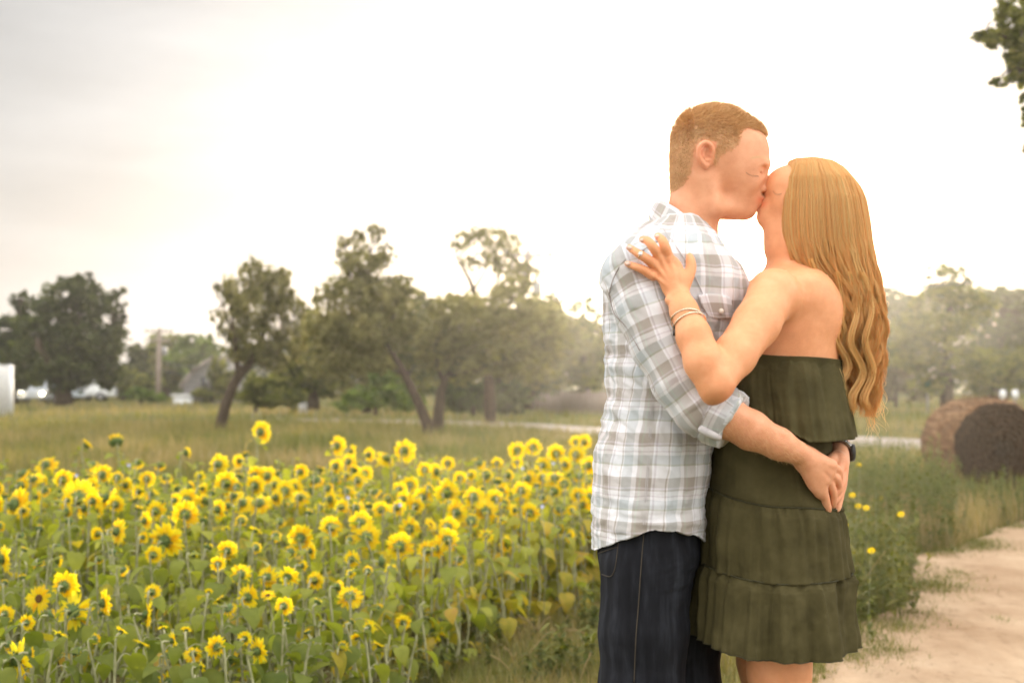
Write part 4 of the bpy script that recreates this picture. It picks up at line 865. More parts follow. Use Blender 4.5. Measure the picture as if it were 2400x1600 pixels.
special = {(37, 1182): 'big open sunflower at the left edge, seen from behind, just under the drooping green head', (612, 1012): 'tallest sunflower, standing alone above the field before the leaning tree', (272, 1035): 'tall plump green sunflower bud high above the left rows',
 (203, 1042): 'tall half-open sunflower just left of the plump green bud', (185, 1168): 'large ragged open sunflower in the left rows with a leaf across its back', (388, 1265): 'large open sunflower seen from behind in the left middle rows', (92, 1402): 'small sunflower facing the camera with a dark brown centre',
 (173, 1432): 'wide open sunflower with long separate petals in the lower left', (152, 1372): 'round full sunflower just above the one with long separate petals', (243, 1412): 'sunflower turned right beside the one with long separate petals', (345, 1440): 'sunflower in side view with a big green back and petals to the right',
 (42, 1545): 'large orange-yellow sunflower in the bottom left corner', (1015, 1480): 'lone small sunflower low at the bare right end of the field', (948, 1057): 'tall ragged sunflower at the centre of the back row', (791, 1045): 'tall round sunflower leading the back row left of centre',
 (275, 1245): 'sunflower with a large green back turned right, in the left rows', (8, 1310): 'sunflower cut by the left edge of the picture', (55, 1110): 'drooping green-headed sunflower at the far left of the back rows', (820, 1398): 'sunflower with a broad leaf hanging in front of its petals', (895, 1315): 'fat green sunflower bud on a thick stalk, tilted right',
 (937, 1280): 'full open sunflower on the tall straight stem right of centre', (1370, 1035): 'highest sunflower of the cluster touching the plaid shirt', (1212, 1055): 'left of the two tall sunflowers at the right end of the back row', (1250, 1048): 'right of the two tall sunflowers at the right end of the back row',
 (507, 1515): 'sunflower facing left near the bottom of the field', (605, 1525): 'sunflower with scattered long petals near the bottom of the field', (395, 1595): 'sunflower with upright petals cut by the bottom edge of the picture', (566, 1345): 'sunflower on a pale thick stem left of the paired blooms',
 (627, 1352): 'left bloom of the pair of sunflowers side by side in the lower middle', (675, 1350): 'right bloom of the pair of sunflowers side by side in the lower middle', (582, 1398): 'sunflower directly below the left bloom of the side by side pair', (437, 1172): 'upper bloom of the two pale yellow stacked sunflowers', (435, 1205): 'lower, paler bloom of the two stacked sunflowers',
 (1335, 1255): 'orange sunflower in side view near the man\'s shirt', (1310, 1240): 'green half-open sunflower just left of the orange one by the shirt', (437, 1060): 'small half-open sunflower above the left middle rows', (512, 1088): 'round sunflower ring seen from behind above the left middle rows'}
kindname = {'open': 'yellow sunflower', 'sparse': 'loose-petalled sunflower', 'green': 'green-backed sunflower', 'bud': 'green sunflower bud'}
facing = {'b': 'seen from behind', 'r': 'turned to the right', 'l': 'turned to the left', 'd': 'drooping away', 'u': 'pointing up', 'f': 'facing the camera'}
def zone(px, py):
    v = 'back rows' if py < 1125 else ('upper middle rows' if py < 1230 else ('lower middle rows' if py < 1370 else 'front rows'))
    h = 'far-left' if px < 260 else ('left' if px < 560 else ('centre-left' if px < 800 else ('centre-right' if px < 1060 else 'right-end')))
    return h, v
def add_flower(px, py, d, kind, f, lush=1.0):
    kind = {'o': 'open', 'g': 'green', 'b': 'bud', 's': 'sparse'}.get(kind, kind)
    Y = float(np.interp(py, *Ysp))*fr_.uniform(.965, 1.035); Y = max(Y, front_edge(px)+fr_.uniform(.05, .5))
    az, elv = fr_.normal(.16, .22), fr_.normal(-.02, .14)
    for c in f:
        if c == 'r': az = fr_.uniform(.7, 1.1)
        if c == 's': az = 1.3
        if c == 'l': az = -fr_.uniform(.6, 1.0)
        if c == 'd': elv = -fr_.uniform(.65, .95)
        if c == 'u': elv = fr_.uniform(.75, 1.1); az = az if 'r' in f or 'l' in f else fr_.normal(0, 1)
        if c == 'f': az = math.pi+.25; elv = .18
    if kind == 'bud' and 'r' not in f and 'd' not in f: elv = fr_.uniform(.6, 1.2)
    dd = d*(1.12 if kind in ('open', 'sparse') else 1.12)
    h, v = zone(px, py); lab = special.get((px, py))
    grp = 'sunflowers in the %s %s' % (h, v)
    yl = .10 if px < 700 else (.22 if px < 1000 else .42)
    o = sunflower(px, py, dd, kind, az, elv, Y, lab, grp, fr_, lush*(.85 if px > 1000 else 1.0), yl, 1.0)
    if not lab: pending.setdefault((kind, f[0], h, v), []).append((px, o))
pts_used = []; pending = {}
for ln in FL.replace('\n', ';').split(';'):
    a_ = ln.split(','); x_, y_, d_ = int(a_[0]), int(a_[1]), float(a_[2]); add_flower(x_, y_, d_, a_[3], a_[4]); pts_used.append((x_, y_))
# the rest of the crowd: random ones in the gaps, thick in the upper band
tries = 0; added = 0
while added < 144 and tries < 9000:
    tries += 1
    x_ = fr_.uniform(-60, 1400); y_ = fr_.choice([fr_.uniform(1095, 1200), fr_.uniform(1200, 1300), fr_.uniform(1300, 1580)], p=[.58, .27, .15])
    topl = np.interp(x_, [-60, 100, 300, 450, 700, 1000, 1250, 1400], [1150, 1120, 1100, 1110, 1100, 1092, 1100, 1075])
    if y_ < topl or (x_ > 950 and y_ > 1330) or (x_ > 1180 and y_ > 1290): continue
    if min((x_-p[0])**2+((y_-p[1])*1.2)**2 for p in pts_used) < (24 if y_ < 1200 else 38)**2: continue
    pts_used.append((x_, y_)); added += 1
    k = fr_.choice(['o', 's', 'g', 'b'], p=[.38, .14, .26, .22]); dz = {'o': 40, 's': 30, 'g': 32, 'b': 25}[k]*fr_.uniform(.85, 1.2)*(1.0 if y_ < 1300 else .9)
    add_flower(x_, y_, dz, k, fr_.choice(['b', 'r', 'l', 'd', 'u'], p=[.5, .14, .08, .2, .08]))
ordn = ['leftmost', 'second from left', 'third from left', 'fourth from left', 'fifth from left', 'sixth from left', 'seventh from left', 'eighth from left', 'ninth from left', 'tenth from left', 'eleventh from left', 'twelfth from left', 'thirteenth from left', 'fourteenth from left', 'fifteenth from left', 'sixteenth from left', 'seventeenth from left', 'eighteenth from left', 'nineteenth from left', 'twentieth from left']
for (kd, fc, h, v), lst in pending.items():
    lst.sort(key=lambda q: q[0])
    for i, (_, o) in enumerate(lst):
        o['label'] = ('%s %s, %s in the %s %s' % (kindname[kd], facing[fc], ordn[min(i, 19)], h, v)) if len(lst) > 1 else '%s %s in the %s %s' % (kindname[kd], facing[fc], h, v)
print('flowers', len(pts_used))
# leafy stems without bloom, packed between
def filler(name, n, px0, px1, y0, y1, zlo, zhi, yellow, seed):
    r_ = np.random.default_rng(seed); S_ = MB(); L_2 = MB()
    for _ in range(n):
        px = r_.uniform(px0, px1); fe = front_edge(np.clip(px, 0, 1400)); Y = max(fe, y0)+(y1-max(fe, y0))*r_.random()**.85
        X = (px-1200)/FPX*Y; h = r_.uniform(zlo, zhi)*np.interp(Y, [4.5, 5.3, 6, 8, 11.5], [.24, .34, .46, .76, 1.0])
        hc = np.array([X+r_.normal(0, .03), Y, h]); st, lf = plant_geo(r_, np.array([X, Y, 0.]), hc, np.array([r_.normal(0, .3), r_.normal(0, .3), 1.0]), .03, 1.0, yellow, 1.0)
        S_.V += [v for v in st.V]; S_.Q += [q+S_.n for q in st.Q]; S_.n += st.n
        L_2.add(np.concatenate(lf.V), Q=np.concatenate(lf.Q), T=np.concatenate(lf.T), tint=np.concatenate(lf.A['tint']))
    o = L_2.build(name, M_sleaf, None); tag(o, kind='stuff'); o2 = S_.build(name+'_stems', M_stem, None); tag(o2, kind='stuff')
filler('undergrowth', 520, -120, 1050, 4.5, 11.6, .55, .80, .12, 5)
filler('undergrowth', 480, 950, 1480, 6.5, 11.6, .50, .80, .48, 6)
# weeds right of the woman with a few small yellow flowers
M_wpet = M_petal
def weed(px, py0, py1, Y, label, grp, seed, fl=True):
    r_ = np.random.default_rng(seed); b0 = P(px, py0, Y); b0[2] = 0; top = P(px+r_.normal(0, 8), py1, Y); root = empty('weed', b0); tag(root, label, 'weed', grp)
    st = MB(); lf = MB(); c = catmull([b0, b0+(top-b0)*.5+r_.normal(0, .02, 3), top], 12); st.tube(c, np.linspace(.004, .0015, 12), 5, cap=False)
    n = 34; k = r_.uniform(1, 11, n); i = k.astype(int); p = c[i]+(c[np.minimum(i+1, 11)]-c[i])*(k-i)[:, None]
    M = rotm(r_.uniform(0, 6.28, n), -r_.uniform(-.6, .4, n))*np.stack([np.full(n, .022), r_.uniform(.04, .09, n), np.full(n, .05)], 1)[:, None, :]
    V, Q_, T_ = stamp(LTV, LQV, M, p, LTT); lf.add(V, Q=Q_, T=T_, tint=np.repeat(r_.uniform(.1, .6, n), len(LTV)))
    st.build('stem', M_stem, root, loc=b0); lf.build('leaves', M_weed, root, loc=b0)
    if fl:
        o = bpy.data.objects.new('blossom', HEADS['sparse'][0]['petals']); COL.objects.link(o); o.parent = root
        Mx = Matrix(frame_from([.2, .8, .5]).tolist()).to_4x4(); Mx.translation = Vector(top-b0); o.matrix_local = Mx @ Matrix.Scale(.022, 4)
GWd = 'weeds on the verge right of the woman'
wl = [(2000, 1330, 1160, 9.0), (2008, 1330, 1186, 8.6), (2030, 1350, 1190, 8.6), (1985, 1400, 1230, 8), (2060, 1330, 1130, 9.6), (2098, 1310, 1205, 8.4), (2020, 1280, 1090, 11), (2075, 1260, 1080, 12), (2130, 1250, 1060, 13), (2160, 1240, 1080, 13), (2040, 1420, 1290, 7.4), (2010, 1240, 1040, 13), (2055, 1230, 1010, 14), (2095, 1220, 1000, 15), (2120, 1230, 1030, 14), (2240, 1230, 1120, 13), (2190, 1240, 1110, 13)]
wn_ = ['first', 'second', 'third', 'fourth', 'fifth', 'sixth', 'seventh', 'eighth', 'ninth', 'tenth', 'eleventh', 'twelfth', 'thirteenth', 'fourteenth', 'fifteenth', 'sixteenth', 'seventeenth']
order_ = {k: i for i, k in enumerate(sorted(range(len(wl)), key=lambda q: wl[q][0]))}
for i, (a_, b1, c1, y1) in enumerate(wl): weed(a_, b1, c1, y1, 'leafy weed right of the woman, %s counting rightward from her dress' % wn_[order_[i]], GWd, 300+i, fl=i in (0, 1, 2, 5, 6, 10, 3))
def tallweeds(n, px0, px1, y0, y1, h0, h1, seed, name='weeds', tn=(.1, .55)):
    r_ = np.random.default_rng(seed); px = r_.uniform(px0, px1, n); Y = r_.uniform(y0, y1, n); X = (px-1200)/FPX*Y; h = r_.uniform(h0, h1, n)
    k = 22; N_ = n*k; zz = r_.uniform(.15, 1, N_); idn = np.repeat(np.arange(n), k); lean = r_.normal(0, .12, (n, 2))
    p = np.stack([X[idn]+lean[idn, 0]*h[idn]*zz, Y[idn]+lean[idn, 1]*h[idn]*zz, h[idn]*zz], 1)
    M = rotm(r_.uniform(0, 6.28, N_), -r_.uniform(-.9, .5, N_))*np.stack([np.full(N_, .02), r_.uniform(.03, .08, N_), np.full(N_, .04)], 1)[:, None, :]
    V, Q_, T_ = stamp(LTV, LQV, M, p, LTT); m = MB(); m.add(V, Q=Q_, T=T_, tint=np.repeat(r_.uniform(*tn, N_), len(LTV)))
    for i in range(n): m.tube([(X[i], Y[i], 0), (X[i]+lean[i, 0]*h[i], Y[i]+lean[i, 1]*h[i], h[i])], [.003, .001], 4, cap=False, tint=.5)
    tag(m.build(name, M_weed, None), kind='stuff')
tallweeds(420, 1960, 2240, 11, 17, .25, .72, 8)
tallweeds(120, 2150, 2480, 13.2, 16, .15, .4, 9)
tallweeds(160, 1960, 2140, 7.8, 11, .15, .5, 10, tn=(.2, .75))
tallweeds(60, 950, 1420, 6.2, 8.2, .08, .3, 12, tn=(.1, .7))
# long pale grass stalks before the flowers
st_ = MB()
r_ = np.random.default_rng(21)
for (x0, y0, x1, y1, Y) in ((1215, 1565, 1295, 1470, 6.6), (1262, 1475, 1290, 1444, 6.7), (1262, 1478, 1213, 1440, 6.7), (1330, 1475, 1378, 1488, 6.5), (1180, 1515, 1205, 1545, 6.3), (1205, 1545, 1212, 1528, 6.3), (1380, 1540, 1386, 1530, 6.2), (1360, 1590, 1385, 1532, 6.2), (1150, 1535, 1195, 1570, 6.2), (2000, 1400, 2075, 1290, 8.2), (1960, 1480, 2010, 1390, 7.2), (2140, 1300, 2168, 1215, 10)):
    st_.tube(catmull([P(x0, y0, Y), (P(x0, y0, Y)+P(x1, y1, Y))/2+[0, 0, .012], P(x1, y1, Y)], 6), .0022, 4, tint=.9)
o = st_.build('dry_grass_stalks', M_grass, None); tag(o, kind='stuff')
# small blue bindweed flowers among the rows
M_blue = simple('bindweed_blue', [(.45, .48, .72), (.55, .58, .78)], 50, .6, 0)
for i, (x_, y_, lab) in enumerate(((303, 1089, 'under the half-open heads at left'), (180, 1113, 'beside the ragged left sunflower'), (816, 1165, 'in the centre of the field'), (938, 1182, 'low in the centre right'), (1225, 1097, 'under the two tall right sunflowers'), (1297, 1085, 'by the right back row'), (1271, 1186, 'right of centre in the middle rows'))):
    Y = float(np.interp(y_, *Ysp))*.95; c = P(x_, y_, Y); m = MB(); a = np.linspace(0, 6.283, 11)[:-1]
    m.add(np.vstack([[0, 0, 0], np.stack([np.cos(a)*.011, -.008+0*a, np.sin(a)*.011], 1)]), T=[[0, 1+k, 1+(k+1) % 10] for k in range(10)])
    rt = empty('bindweed', np.array([c[0], c[1], 0.0])); tag(rt, 'tiny blue bindweed flower '+lab, 'bindweed', 'blue bindweed flowers')
    o = m.build('blossom', M_blue, rt); o.location = (0, 0, c[2]); m = MB(); m.tube([(0, 0, 0), (.02, 0, c[2]*.5), (0, .01, c[2]-.004)], .002, 5); m.build('stem', M_stem, rt)
print('flowers done')
# ------------------------------------------------------------------ people materials
def skin_mat(name, cols, sss=.2):
    m, t, b, o = new_mat(name)
    r, n = noise_ramp(t, 26, cols, detail=8, rough=.75)
    at = t.nodes.new('ShaderNodeAttribute'); at.attribute_name = 'hairy'
    mx = t.nodes.new('ShaderNodeMix'); mx.data_type = 'RGBA'; t.links.new(at.outputs['Fac'], mx.inputs['Factor'])
    t.links.new(r.outputs[0], mx.inputs['A']); mx.inputs['B'].default_value = (.62, .37, .18, 1)
    a2 = t.nodes.new('ShaderNodeAttribute'); a2.attribute_name = 'red'
    m2 = t.nodes.new('ShaderNodeMix'); m2.data_type = 'RGBA'; m2.blend_type = 'MULTIPLY'; t.links.new(a2.outputs['Fac'], m2.inputs['Factor'])
    t.links.new(mx.outputs['Result'], m2.inputs['A']); m2.inputs['B'].default_value = (1.0, .62, .55, 1)
    t.links.new(m2.outputs['Result'], b.inputs['Base Color'])
    b.inputs['Roughness'].default_value = .52; b.inputs['Specular IOR Level'].default_value = .35
    b.inputs['Subsurface Weight'].default_value = sss; b.inputs['Subsurface Radius'].default_value = (1, .35, .18); b.inputs['Subsurface Scale'].default_value = .012
    f = t.nodes.new('ShaderNodeTexNoise'); f.inputs['Scale'].default_value = 420; f.inputs['Detail'].default_value = 3
    tcn = t.nodes.new('ShaderNodeTexCoord'); t.links.new(tcn.outputs['Object'], f.inputs['Vector']); bump(t, b, f.outputs['Fac'], .25, .002)
    return m
M_skin_m = skin_mat('skin_fair_reddish', [(.68, .30, .16), (.75, .35, .195), (.80, .40, .235)])
M_skin_w = skin_mat('skin_tanned', [(.72, .31, .145), (.79, .35, .17), (.84, .395, .205)])
def hair_mat(name, c1, c2, rough=.35):
    m, t, b, o = new_mat(name)
    at = t.nodes.new('ShaderNodeAttribute'); at.attribute_name = 'tint'
    r = t.nodes.new('ShaderNodeMix'); r.data_type = 'RGBA'; t.links.new(at.outputs['Fac'], r.inputs['Factor']); r.inputs['A'].default_value = (*c1, 1); r.inputs['B'].default_value = (*c2, 1)
    t.links.new(r.outputs['Result'], b.inputs['Base Color']); b.inputs['Roughness'].default_value = rough; b.inputs['Specular IOR Level'].default_value = .5
    tr = t.nodes.new('ShaderNodeBsdfTranslucent'); t.links.new(r.outputs['Result'], tr.inputs['Color'])
    mx = t.nodes.new('ShaderNodeMixShader'); mx.inputs[0].default_value = .45
    t.links.new(b.outputs[0], mx.inputs[1]); t.links.new(tr.outputs[0], mx.inputs[2]); t.links.new(mx.outputs[0], o.inputs['Surface'])
    return m
M_hair_w = hair_mat('blonde_hair', (.97, .50, .155), (1.0, .75, .33))
M_hair_m = hair_mat('short_sandy_hair', (.82, .53, .25), (1.0, .76, .44))

def plaid_mat(name):
    """woven check: coordinates come from the vertex attribute 'puv' (cloth metres)"""
    m, t, b, o = new_mat(name)
    at = t.nodes.new('ShaderNodeAttribute'); at.attribute_name = 'puv'
    sp = t.nodes.new('ShaderNodeSeparateXYZ'); t.links.new(at.outputs['Vector'], sp.inputs[0])
    white = (.90, .89, .92); taupe = (.50, .45, .41); blue = (.60, .635, .66); lav = (.68, .63, .67); green = (.50, .52, .44)
    seqs = {'X': [(0, white), (.16, lav), (.20, white), (.24, taupe), (.46, green), (.50, taupe), (.56, white), (.66, blue), (.88, white), (.91, taupe), (.94, white)],
            'Y': [(0, white), (.20, taupe), (.42, lav), (.46, taupe), (.50, white), (.60, lav), (.63, white), (.70, blue), (.90, green), (.94, white)]}
    outs = []
    for ax in 'XY':
        d = t.nodes.new('ShaderNodeMath'); d.operation = 'DIVIDE'; t.links.new(sp.outputs[ax], d.inputs[0]); d.inputs[1].default_value = .086
        fr = t.nodes.new('ShaderNodeMath'); fr.operation = 'FRACT'; t.links.new(d.outputs[0], fr.inputs[0])
        r = t.nodes.new('ShaderNodeValToRGB'); e = r.color_ramp.elements; e.remove(e[1])
        r.color_ramp.interpolation = 'LINEAR'; sq = seqs[ax]; k = 0; pts = []
        for q, (p, c) in enumerate(sq):
            nx = sq[q+1][0] if q+1 < len(sq) else 1.0
            pts += [(p+.006, c), (nx-.006, c)]
        e[0].position = pts[0][0]; e[0].color = (*pts[0][1], 1)
        for p, c in pts[1:]:
            z = e.new(p); z.color = (*c, 1)
        t.links.new(fr.outputs[0], r.inputs[0]); outs.append(r)
    mx = t.nodes.new('ShaderNodeMix'); mx.data_type = 'RGBA'; mx.inputs['Factor'].default_value = .5
    t.links.new(outs[0].outputs[0], mx.inputs['A']); t.links.new(outs[1].outputs[0], mx.inputs['B'])
    ga = t.nodes.new('ShaderNodeGamma'); ga.inputs[1].default_value = 1.25; t.links.new(mx.outputs['Result'], ga.inputs[0])
    # fine weave
    wv = t.nodes.new('ShaderNodeTexNoise'); wv.inputs['Scale'].default_value = 900; tcn = t.nodes.new('ShaderNodeTexCoord'); t.links.new(tcn.outputs['Object'], wv.inputs['Vector'])
    wv2 = t.nodes.new('ShaderNodeTexNoise'); wv2.inputs['Scale'].default_value = 45; wv2.inputs['Detail'].default_value = 5; t.links.new(tcn.outputs['Object'], wv2.inputs['Vector'])
    ad_ = t.nodes.new('ShaderNodeMath'); ad_.operation = 'MULTIPLY_ADD'; t.links.new(wv.outputs['Fac'], ad_.inputs[0]); ad_.inputs[1].default_value = .35; t.links.new(wv2.outputs['Fac'], ad_.inputs[2])
    t.links.new(ga.outputs[0], b.inputs['Base Color']); b.inputs['Roughness'].default_value = .85; b.inputs['Specular IOR Level'].default_value = .15
    b.inputs['Sheen Weight'].default_value = .15
    bump(t, b, ad_.outputs[0], .5, .004)
    tr = t.nodes.new('ShaderNodeBsdfTranslucent'); t.links.new(ga.outputs[0], tr.inputs['Color'])
    ms = t.nodes.new('ShaderNodeMixShader'); ms.inputs[0].default_value = .12
    t.links.new(b.outputs[0], ms.inputs[1]); t.links.new(tr.outputs[0], ms.inputs[2]); t.links.new(ms.outputs[0], o.inputs['Surface'])
    return m
M_plaid = plaid_mat('plaid_cotton')
def cloth_mat(name, cols, trans=.0, scale=30, weave=700, rough=.85, stretch=None, bstr=.3):
    m, t, b, o = new_mat(name)
    r, n = noise_ramp(t, scale, cols, detail=5, stretch=stretch)
    tcn = t.nodes.new('ShaderNodeTexCoord'); wv = t.nodes.new('ShaderNodeTexNoise'); wv.inputs['Scale'].default_value = weave; t.links.new(tcn.outputs['Object'], wv.inputs['Vector'])
    wv2 = t.nodes.new('ShaderNodeTexNoise'); wv2.inputs['Scale'].default_value = 30; wv2.inputs['Detail'].default_value = 6; t.links.new(tcn.outputs['Object'], wv2.inputs['Vector'])
    ad_ = t.nodes.new('ShaderNodeMath'); ad_.operation = 'MULTIPLY_ADD'; t.links.new(wv.outputs['Fac'], ad_.inputs[0]); ad_.inputs[1].default_value = .4; t.links.new(wv2.outputs['Fac'], ad_.inputs[2])
    t.links.new(r.outputs[0], b.inputs['Base Color']); b.inputs['Roughness'].default_value = rough; b.inputs['Specular IOR Level'].default_value = .15
    bump(t, b, ad_.outputs[0], bstr, .003)
    if trans:
        tr = t.nodes.new('ShaderNodeBsdfTranslucent'); t.links.new(r.outputs[0], tr.inputs['Color'])
        ms = t.nodes.new('ShaderNodeMixShader'); ms.inputs[0].default_value = trans
        t.links.new(b.outputs[0], ms.inputs[1]); t.links.new(tr.outputs[0], ms.inputs[2]); t.links.new(ms.outputs[0], o.inputs['Surface'])
    return m
M_denim = cloth_mat('dark_blue_denim', [(.007, .007, .009), (.012, .0125, .016), (.026, .028, .035)], scale=5, weave=900, stretch=(9, 9, 1.0))
M_thread = simple('sewing_thread', [(.045, .035, .025), (.07, .055, .038)], 60, .7, 0)
M_seam = simple('shirt_seam_thread', [(.50, .47, .48), (.58, .55, .55)], 60, .8, 0)
M_seamd = simple('armhole_seam', [(.26, .20, .18), (.32, .26, .24)], 60, .8, 0)
M_olive = cloth_mat('olive_gauze', [(.062, .052, .021), (.080, .067, .027), (.100, .084, .036)], trans=.16, scale=18)
M_olive_seam = simple('olive_seam', [(.040, .036, .016), (.055, .05, .022)], 60, .9, 0)
M_button = simple('shirt_button', [(.70, .62, .52), (.8, .72, .62)], 80, .3, 0, spec=.6)
M_metal = simple('polished_gold', [(.83, .70, .52), (.9, .78, .62)], 40, .18, 0, metal=1)
M_steel = simple('watch_steel', [(.35, .34, .33), (.5, .49, .47)], 60, .25, .2, metal=1)
M_wdark = simple('watch_dark_links', [(.02, .02, .02), (.05, .045, .04)], 90, .3, .2)
M_gem = simple('ring_stone', [(.85, .85, .9), (.95, .95, 1)], 40, .05, 0, spec=1)
M_lash = simple('eyelash_hair', [(.24, .11, .05), (.3, .14, .07)], 60, .7, 0)
M_nail = simple('finger_nail', [(.75, .48, .38), (.8, .54, .44)], 40, .25, 0, spec=.6)
M_shoe = simple('brown_leather', [(.08, .045, .025), (.12, .07, .04)], 30, .5, .2)

# ------------------------------------------------------------------ MAN
man_root_loc = W([[1515, HOR+CAM_H*S, 0]])[0]; man_root_loc[2] = 0
woman_loc = W([[1815, HOR+CAM_H*S, 0]])[0]; woman_loc[2] = 0

def finger(f, pts, r0, r1, k=4):
    pts = catmull(np.array(pts, float), 3*(len(pts)-1)+1) if len(pts) > 2 else np.array(pts, float)
    rr = np.linspace(r0, r1, len(pts))
    f.chain(list(zip(pts, rr)), k=k)

# head
mh = Sdf()
mh.ell((1672, 347, 0), (99, 95, 84), 0)
mh.ell((1640, 392, 0), (66, 70, 72), 20)
mh.ell((1733, 356, 0), (69, 70, 66), 20)
for sg in (-1, 1): mh.ell((1702, 398, sg*40), (50, 56, 30), 24)
mh.ell((1736, 400, 0), (62, 70, 60), 22)
mh.ell((1778, 387, 0), (23, 12, 44), 13)                 # brow ridge
for sg in (-1, 1):
    mh.ell((1742, 434, sg*36), (32, 24, 20), 16)           # cheekbone
    mh.cone((1650, 430, sg*56), (1668, 492, sg*50), 20, 20, 22)
    mh.cone((1668, 490, sg*50), (1740, 496, sg*16), 19, 16, 20)  # jaw
mh.ell((1722, 462, 0), (54, 44, 47), 22)
mh.ell((1750, 494, 0), (21, 18, 24), 14)                   # chin
mh.ell((1763, 468, 0), (23, 24, 29), 14)                   # mouth
for sg in (-1, 1): mh.ell((1780, 407, sg*37), (12, 8, 10), 13, 'd')   # eye sockets
for sg in (-1, 1): mh.ell((1777, 400, sg*17), (14, 15, 11), 10); mh.ell((1766, 405, sg*33), (16, 12, 14), 8)      # closed lids
mh.chain([((1772, 384, 0), 14), ((1783, 406, -2), 10), ((1787, 422, -5), 9.5), ((1794, 441, -8), 10.5)], 9)   # nose
for sg in (-1, 1): mh.ell((1783, 446, -6+sg*12), (11.5, 9, 7.5), 5)
mh.ell((1786, 455, -19), (6, 3.2, 4), 3, 'd'); mh.ell((1786, 455, 6), (6, 3.2, 4), 3, 'd')
mh.chain([((1772, 438, -22), 2.2), ((1767, 450, -24), 2.2), ((1766, 462, -27), 2.0)], 5, 'd')      # fold round the nostril
mh.ell((1780, 466, -2), (11, 5.5, 20), 6); mh.ell((1777, 478, -2), (11, 6.5, 18), 6)               # lips
mh.chain([((1786, 472, -8), 2.2), ((1772, 474, -20), 2.2), ((1764, 476, -24), 2.4)], 3, 'd')
mh.chain([((1748, 403, -46), .9), ((1756, 408, -47), 1.3), ((1766, 411, -46), 1.3), ((1776, 411, -41), .8)], 4, 'd')   # lid line
# ears
for sg in (-1, 1):
    E = lambda x, y, w: (x, y, sg*w)
    mh.ell(E(1645, 378, 80), (17, 26, 10), 7, rz=-.12)
    mh.ell(E(1644, 377, 92), (13.5, 20, 9), 4, 'd', rz=-.12)
    er = catmull([E(1656, 386, 84), E(1659, 368, 88), E(1652, 354, 91), E(1638, 350, 93), E(1627, 360, 94), E(1625, 376, 93), E(1630, 390, 90), E(1638, 399, 87)], 24)
    mh.chain(list(zip(er, np.interp(np.linspace(0, 1, 24), [0, .4, .8, 1], [3.2, 4.4, 4.3, 4.8]))), 4)
    mh.chain([(E(1638, 364, 86), 3.2), (E(1636, 380, 87), 3.2), (E(1643, 390, 86), 3), (E(1651, 388, 85), 3.4)], 3)
    mh.ell(E(1655, 379, 84), (4.5, 6.5, 5), 3)
    mh.ell(E(1643, 402, 84), (7.5, 7, 5), 4)
# neck and the trunk inside the clothes
mh.cone((1638, 425, 0), (1613, 545, 0), 60, 58, 24)
mh.cone((1655, 440, 0), (1624, 545, 0), 44, 44, 24)
mh.chain([((1650, 440, -50), 12), ((1652, 520, -30), 12), ((1660, 580, -10), 11)], 16)   # neck muscle
mh.ell((1663, 540, -2), (13, 15, 12), 14)                 # throat
mh.loft([(545, 1530, 1668, 95), (600, 1455, 1700, 165), (684, 1432, 1728, 175), (864, 1440, 1700, 158), (1056, 1420, 1650, 158), (1300, 1420, 1596, 150)], 30, 2.2)
for sg, sx in ((-1, 0), (1, 60)):
    mh.chain([((1510+sx, 1340, sg*80), 80), ((1512+sx, 1700, sg*80), 68), ((1525+sx, 1900, sg*80), 56), ((1520+sx, 2050, sg*80), 52), ((1520+sx, 2380, sg*80), 34)], 20)
mh.chain([(K(1480, 665, -175), 55), (K(1542, 800, -215), 48), (K(1632, 945, -250), 45)], 24)
# near arm: forearm and hand on her back
wr = K(1876, 1064, -196)
mh.chain([(K(1632, 945, -250), 42), (K(1700, 976, -250), 44), (K(1760, 1008, -242), 41), (K(1825, 1040, -222), 33), (wr, 26)], 16)
mh.ell(K(1884, 1056, -196), (10, 9, 9), 8)
mh.ell(K(1897, 1083, -184), (38, 27, 16), 16, rz=.62)
mh.ell(K(1921, 1108, -172), (32, 35, 16), 14, rz=.75)
for kx, ky, kw in ((1950, 1090, -172), (1947, 1110, -172), (1938, 1127, -170), (1924, 1140, -170)): mh.ell(K(kx, ky, kw), (9, 8, 7), 6)
for kx, ky in ((1950, 1090), (1947, 1110), (1938, 1127)): mh.cone(K(1893, 1074, -194), K(kx, ky, -180), 4, 3, 8)
mh.cone(K(1898, 1072, -186), K(1946, 1090, -170), 20, 13, 14)       # knuckle line side
mh.cone(K(1890, 1085, -184), K(1926, 1150, -165), 22, 13, 14)
finger(mh, [K(1924, 1138, -163), K(1932, 1160, -158), K(1937, 1180, -148), K(1941, 1195, -138)], 10, 7.2, 5)      # index
finger(mh, [K(1942, 1126, -160), K(1951, 1146, -153), K(1954, 1168, -140), K(1953, 1184, -130)], 9.2, 6.8, 3)
finger(mh, [K(1946, 1110, -160), K(1960, 1122, -150), K(1964, 1138, -130), K(1958, 1150, -116)], 9.8, 7.4, 6)
finger(mh, [K(1947, 1092, -164), K(1962, 1100, -152), K(1967, 1114, -130), K(1962, 1126, -118)], 9, 7, 6)
finger(mh, [K(1893, 1098, -186), K(1903, 1128, -176), K(1917, 1148, -168), K(1925, 1160, -160)], 12, 8, 9)          # thumb along the index side
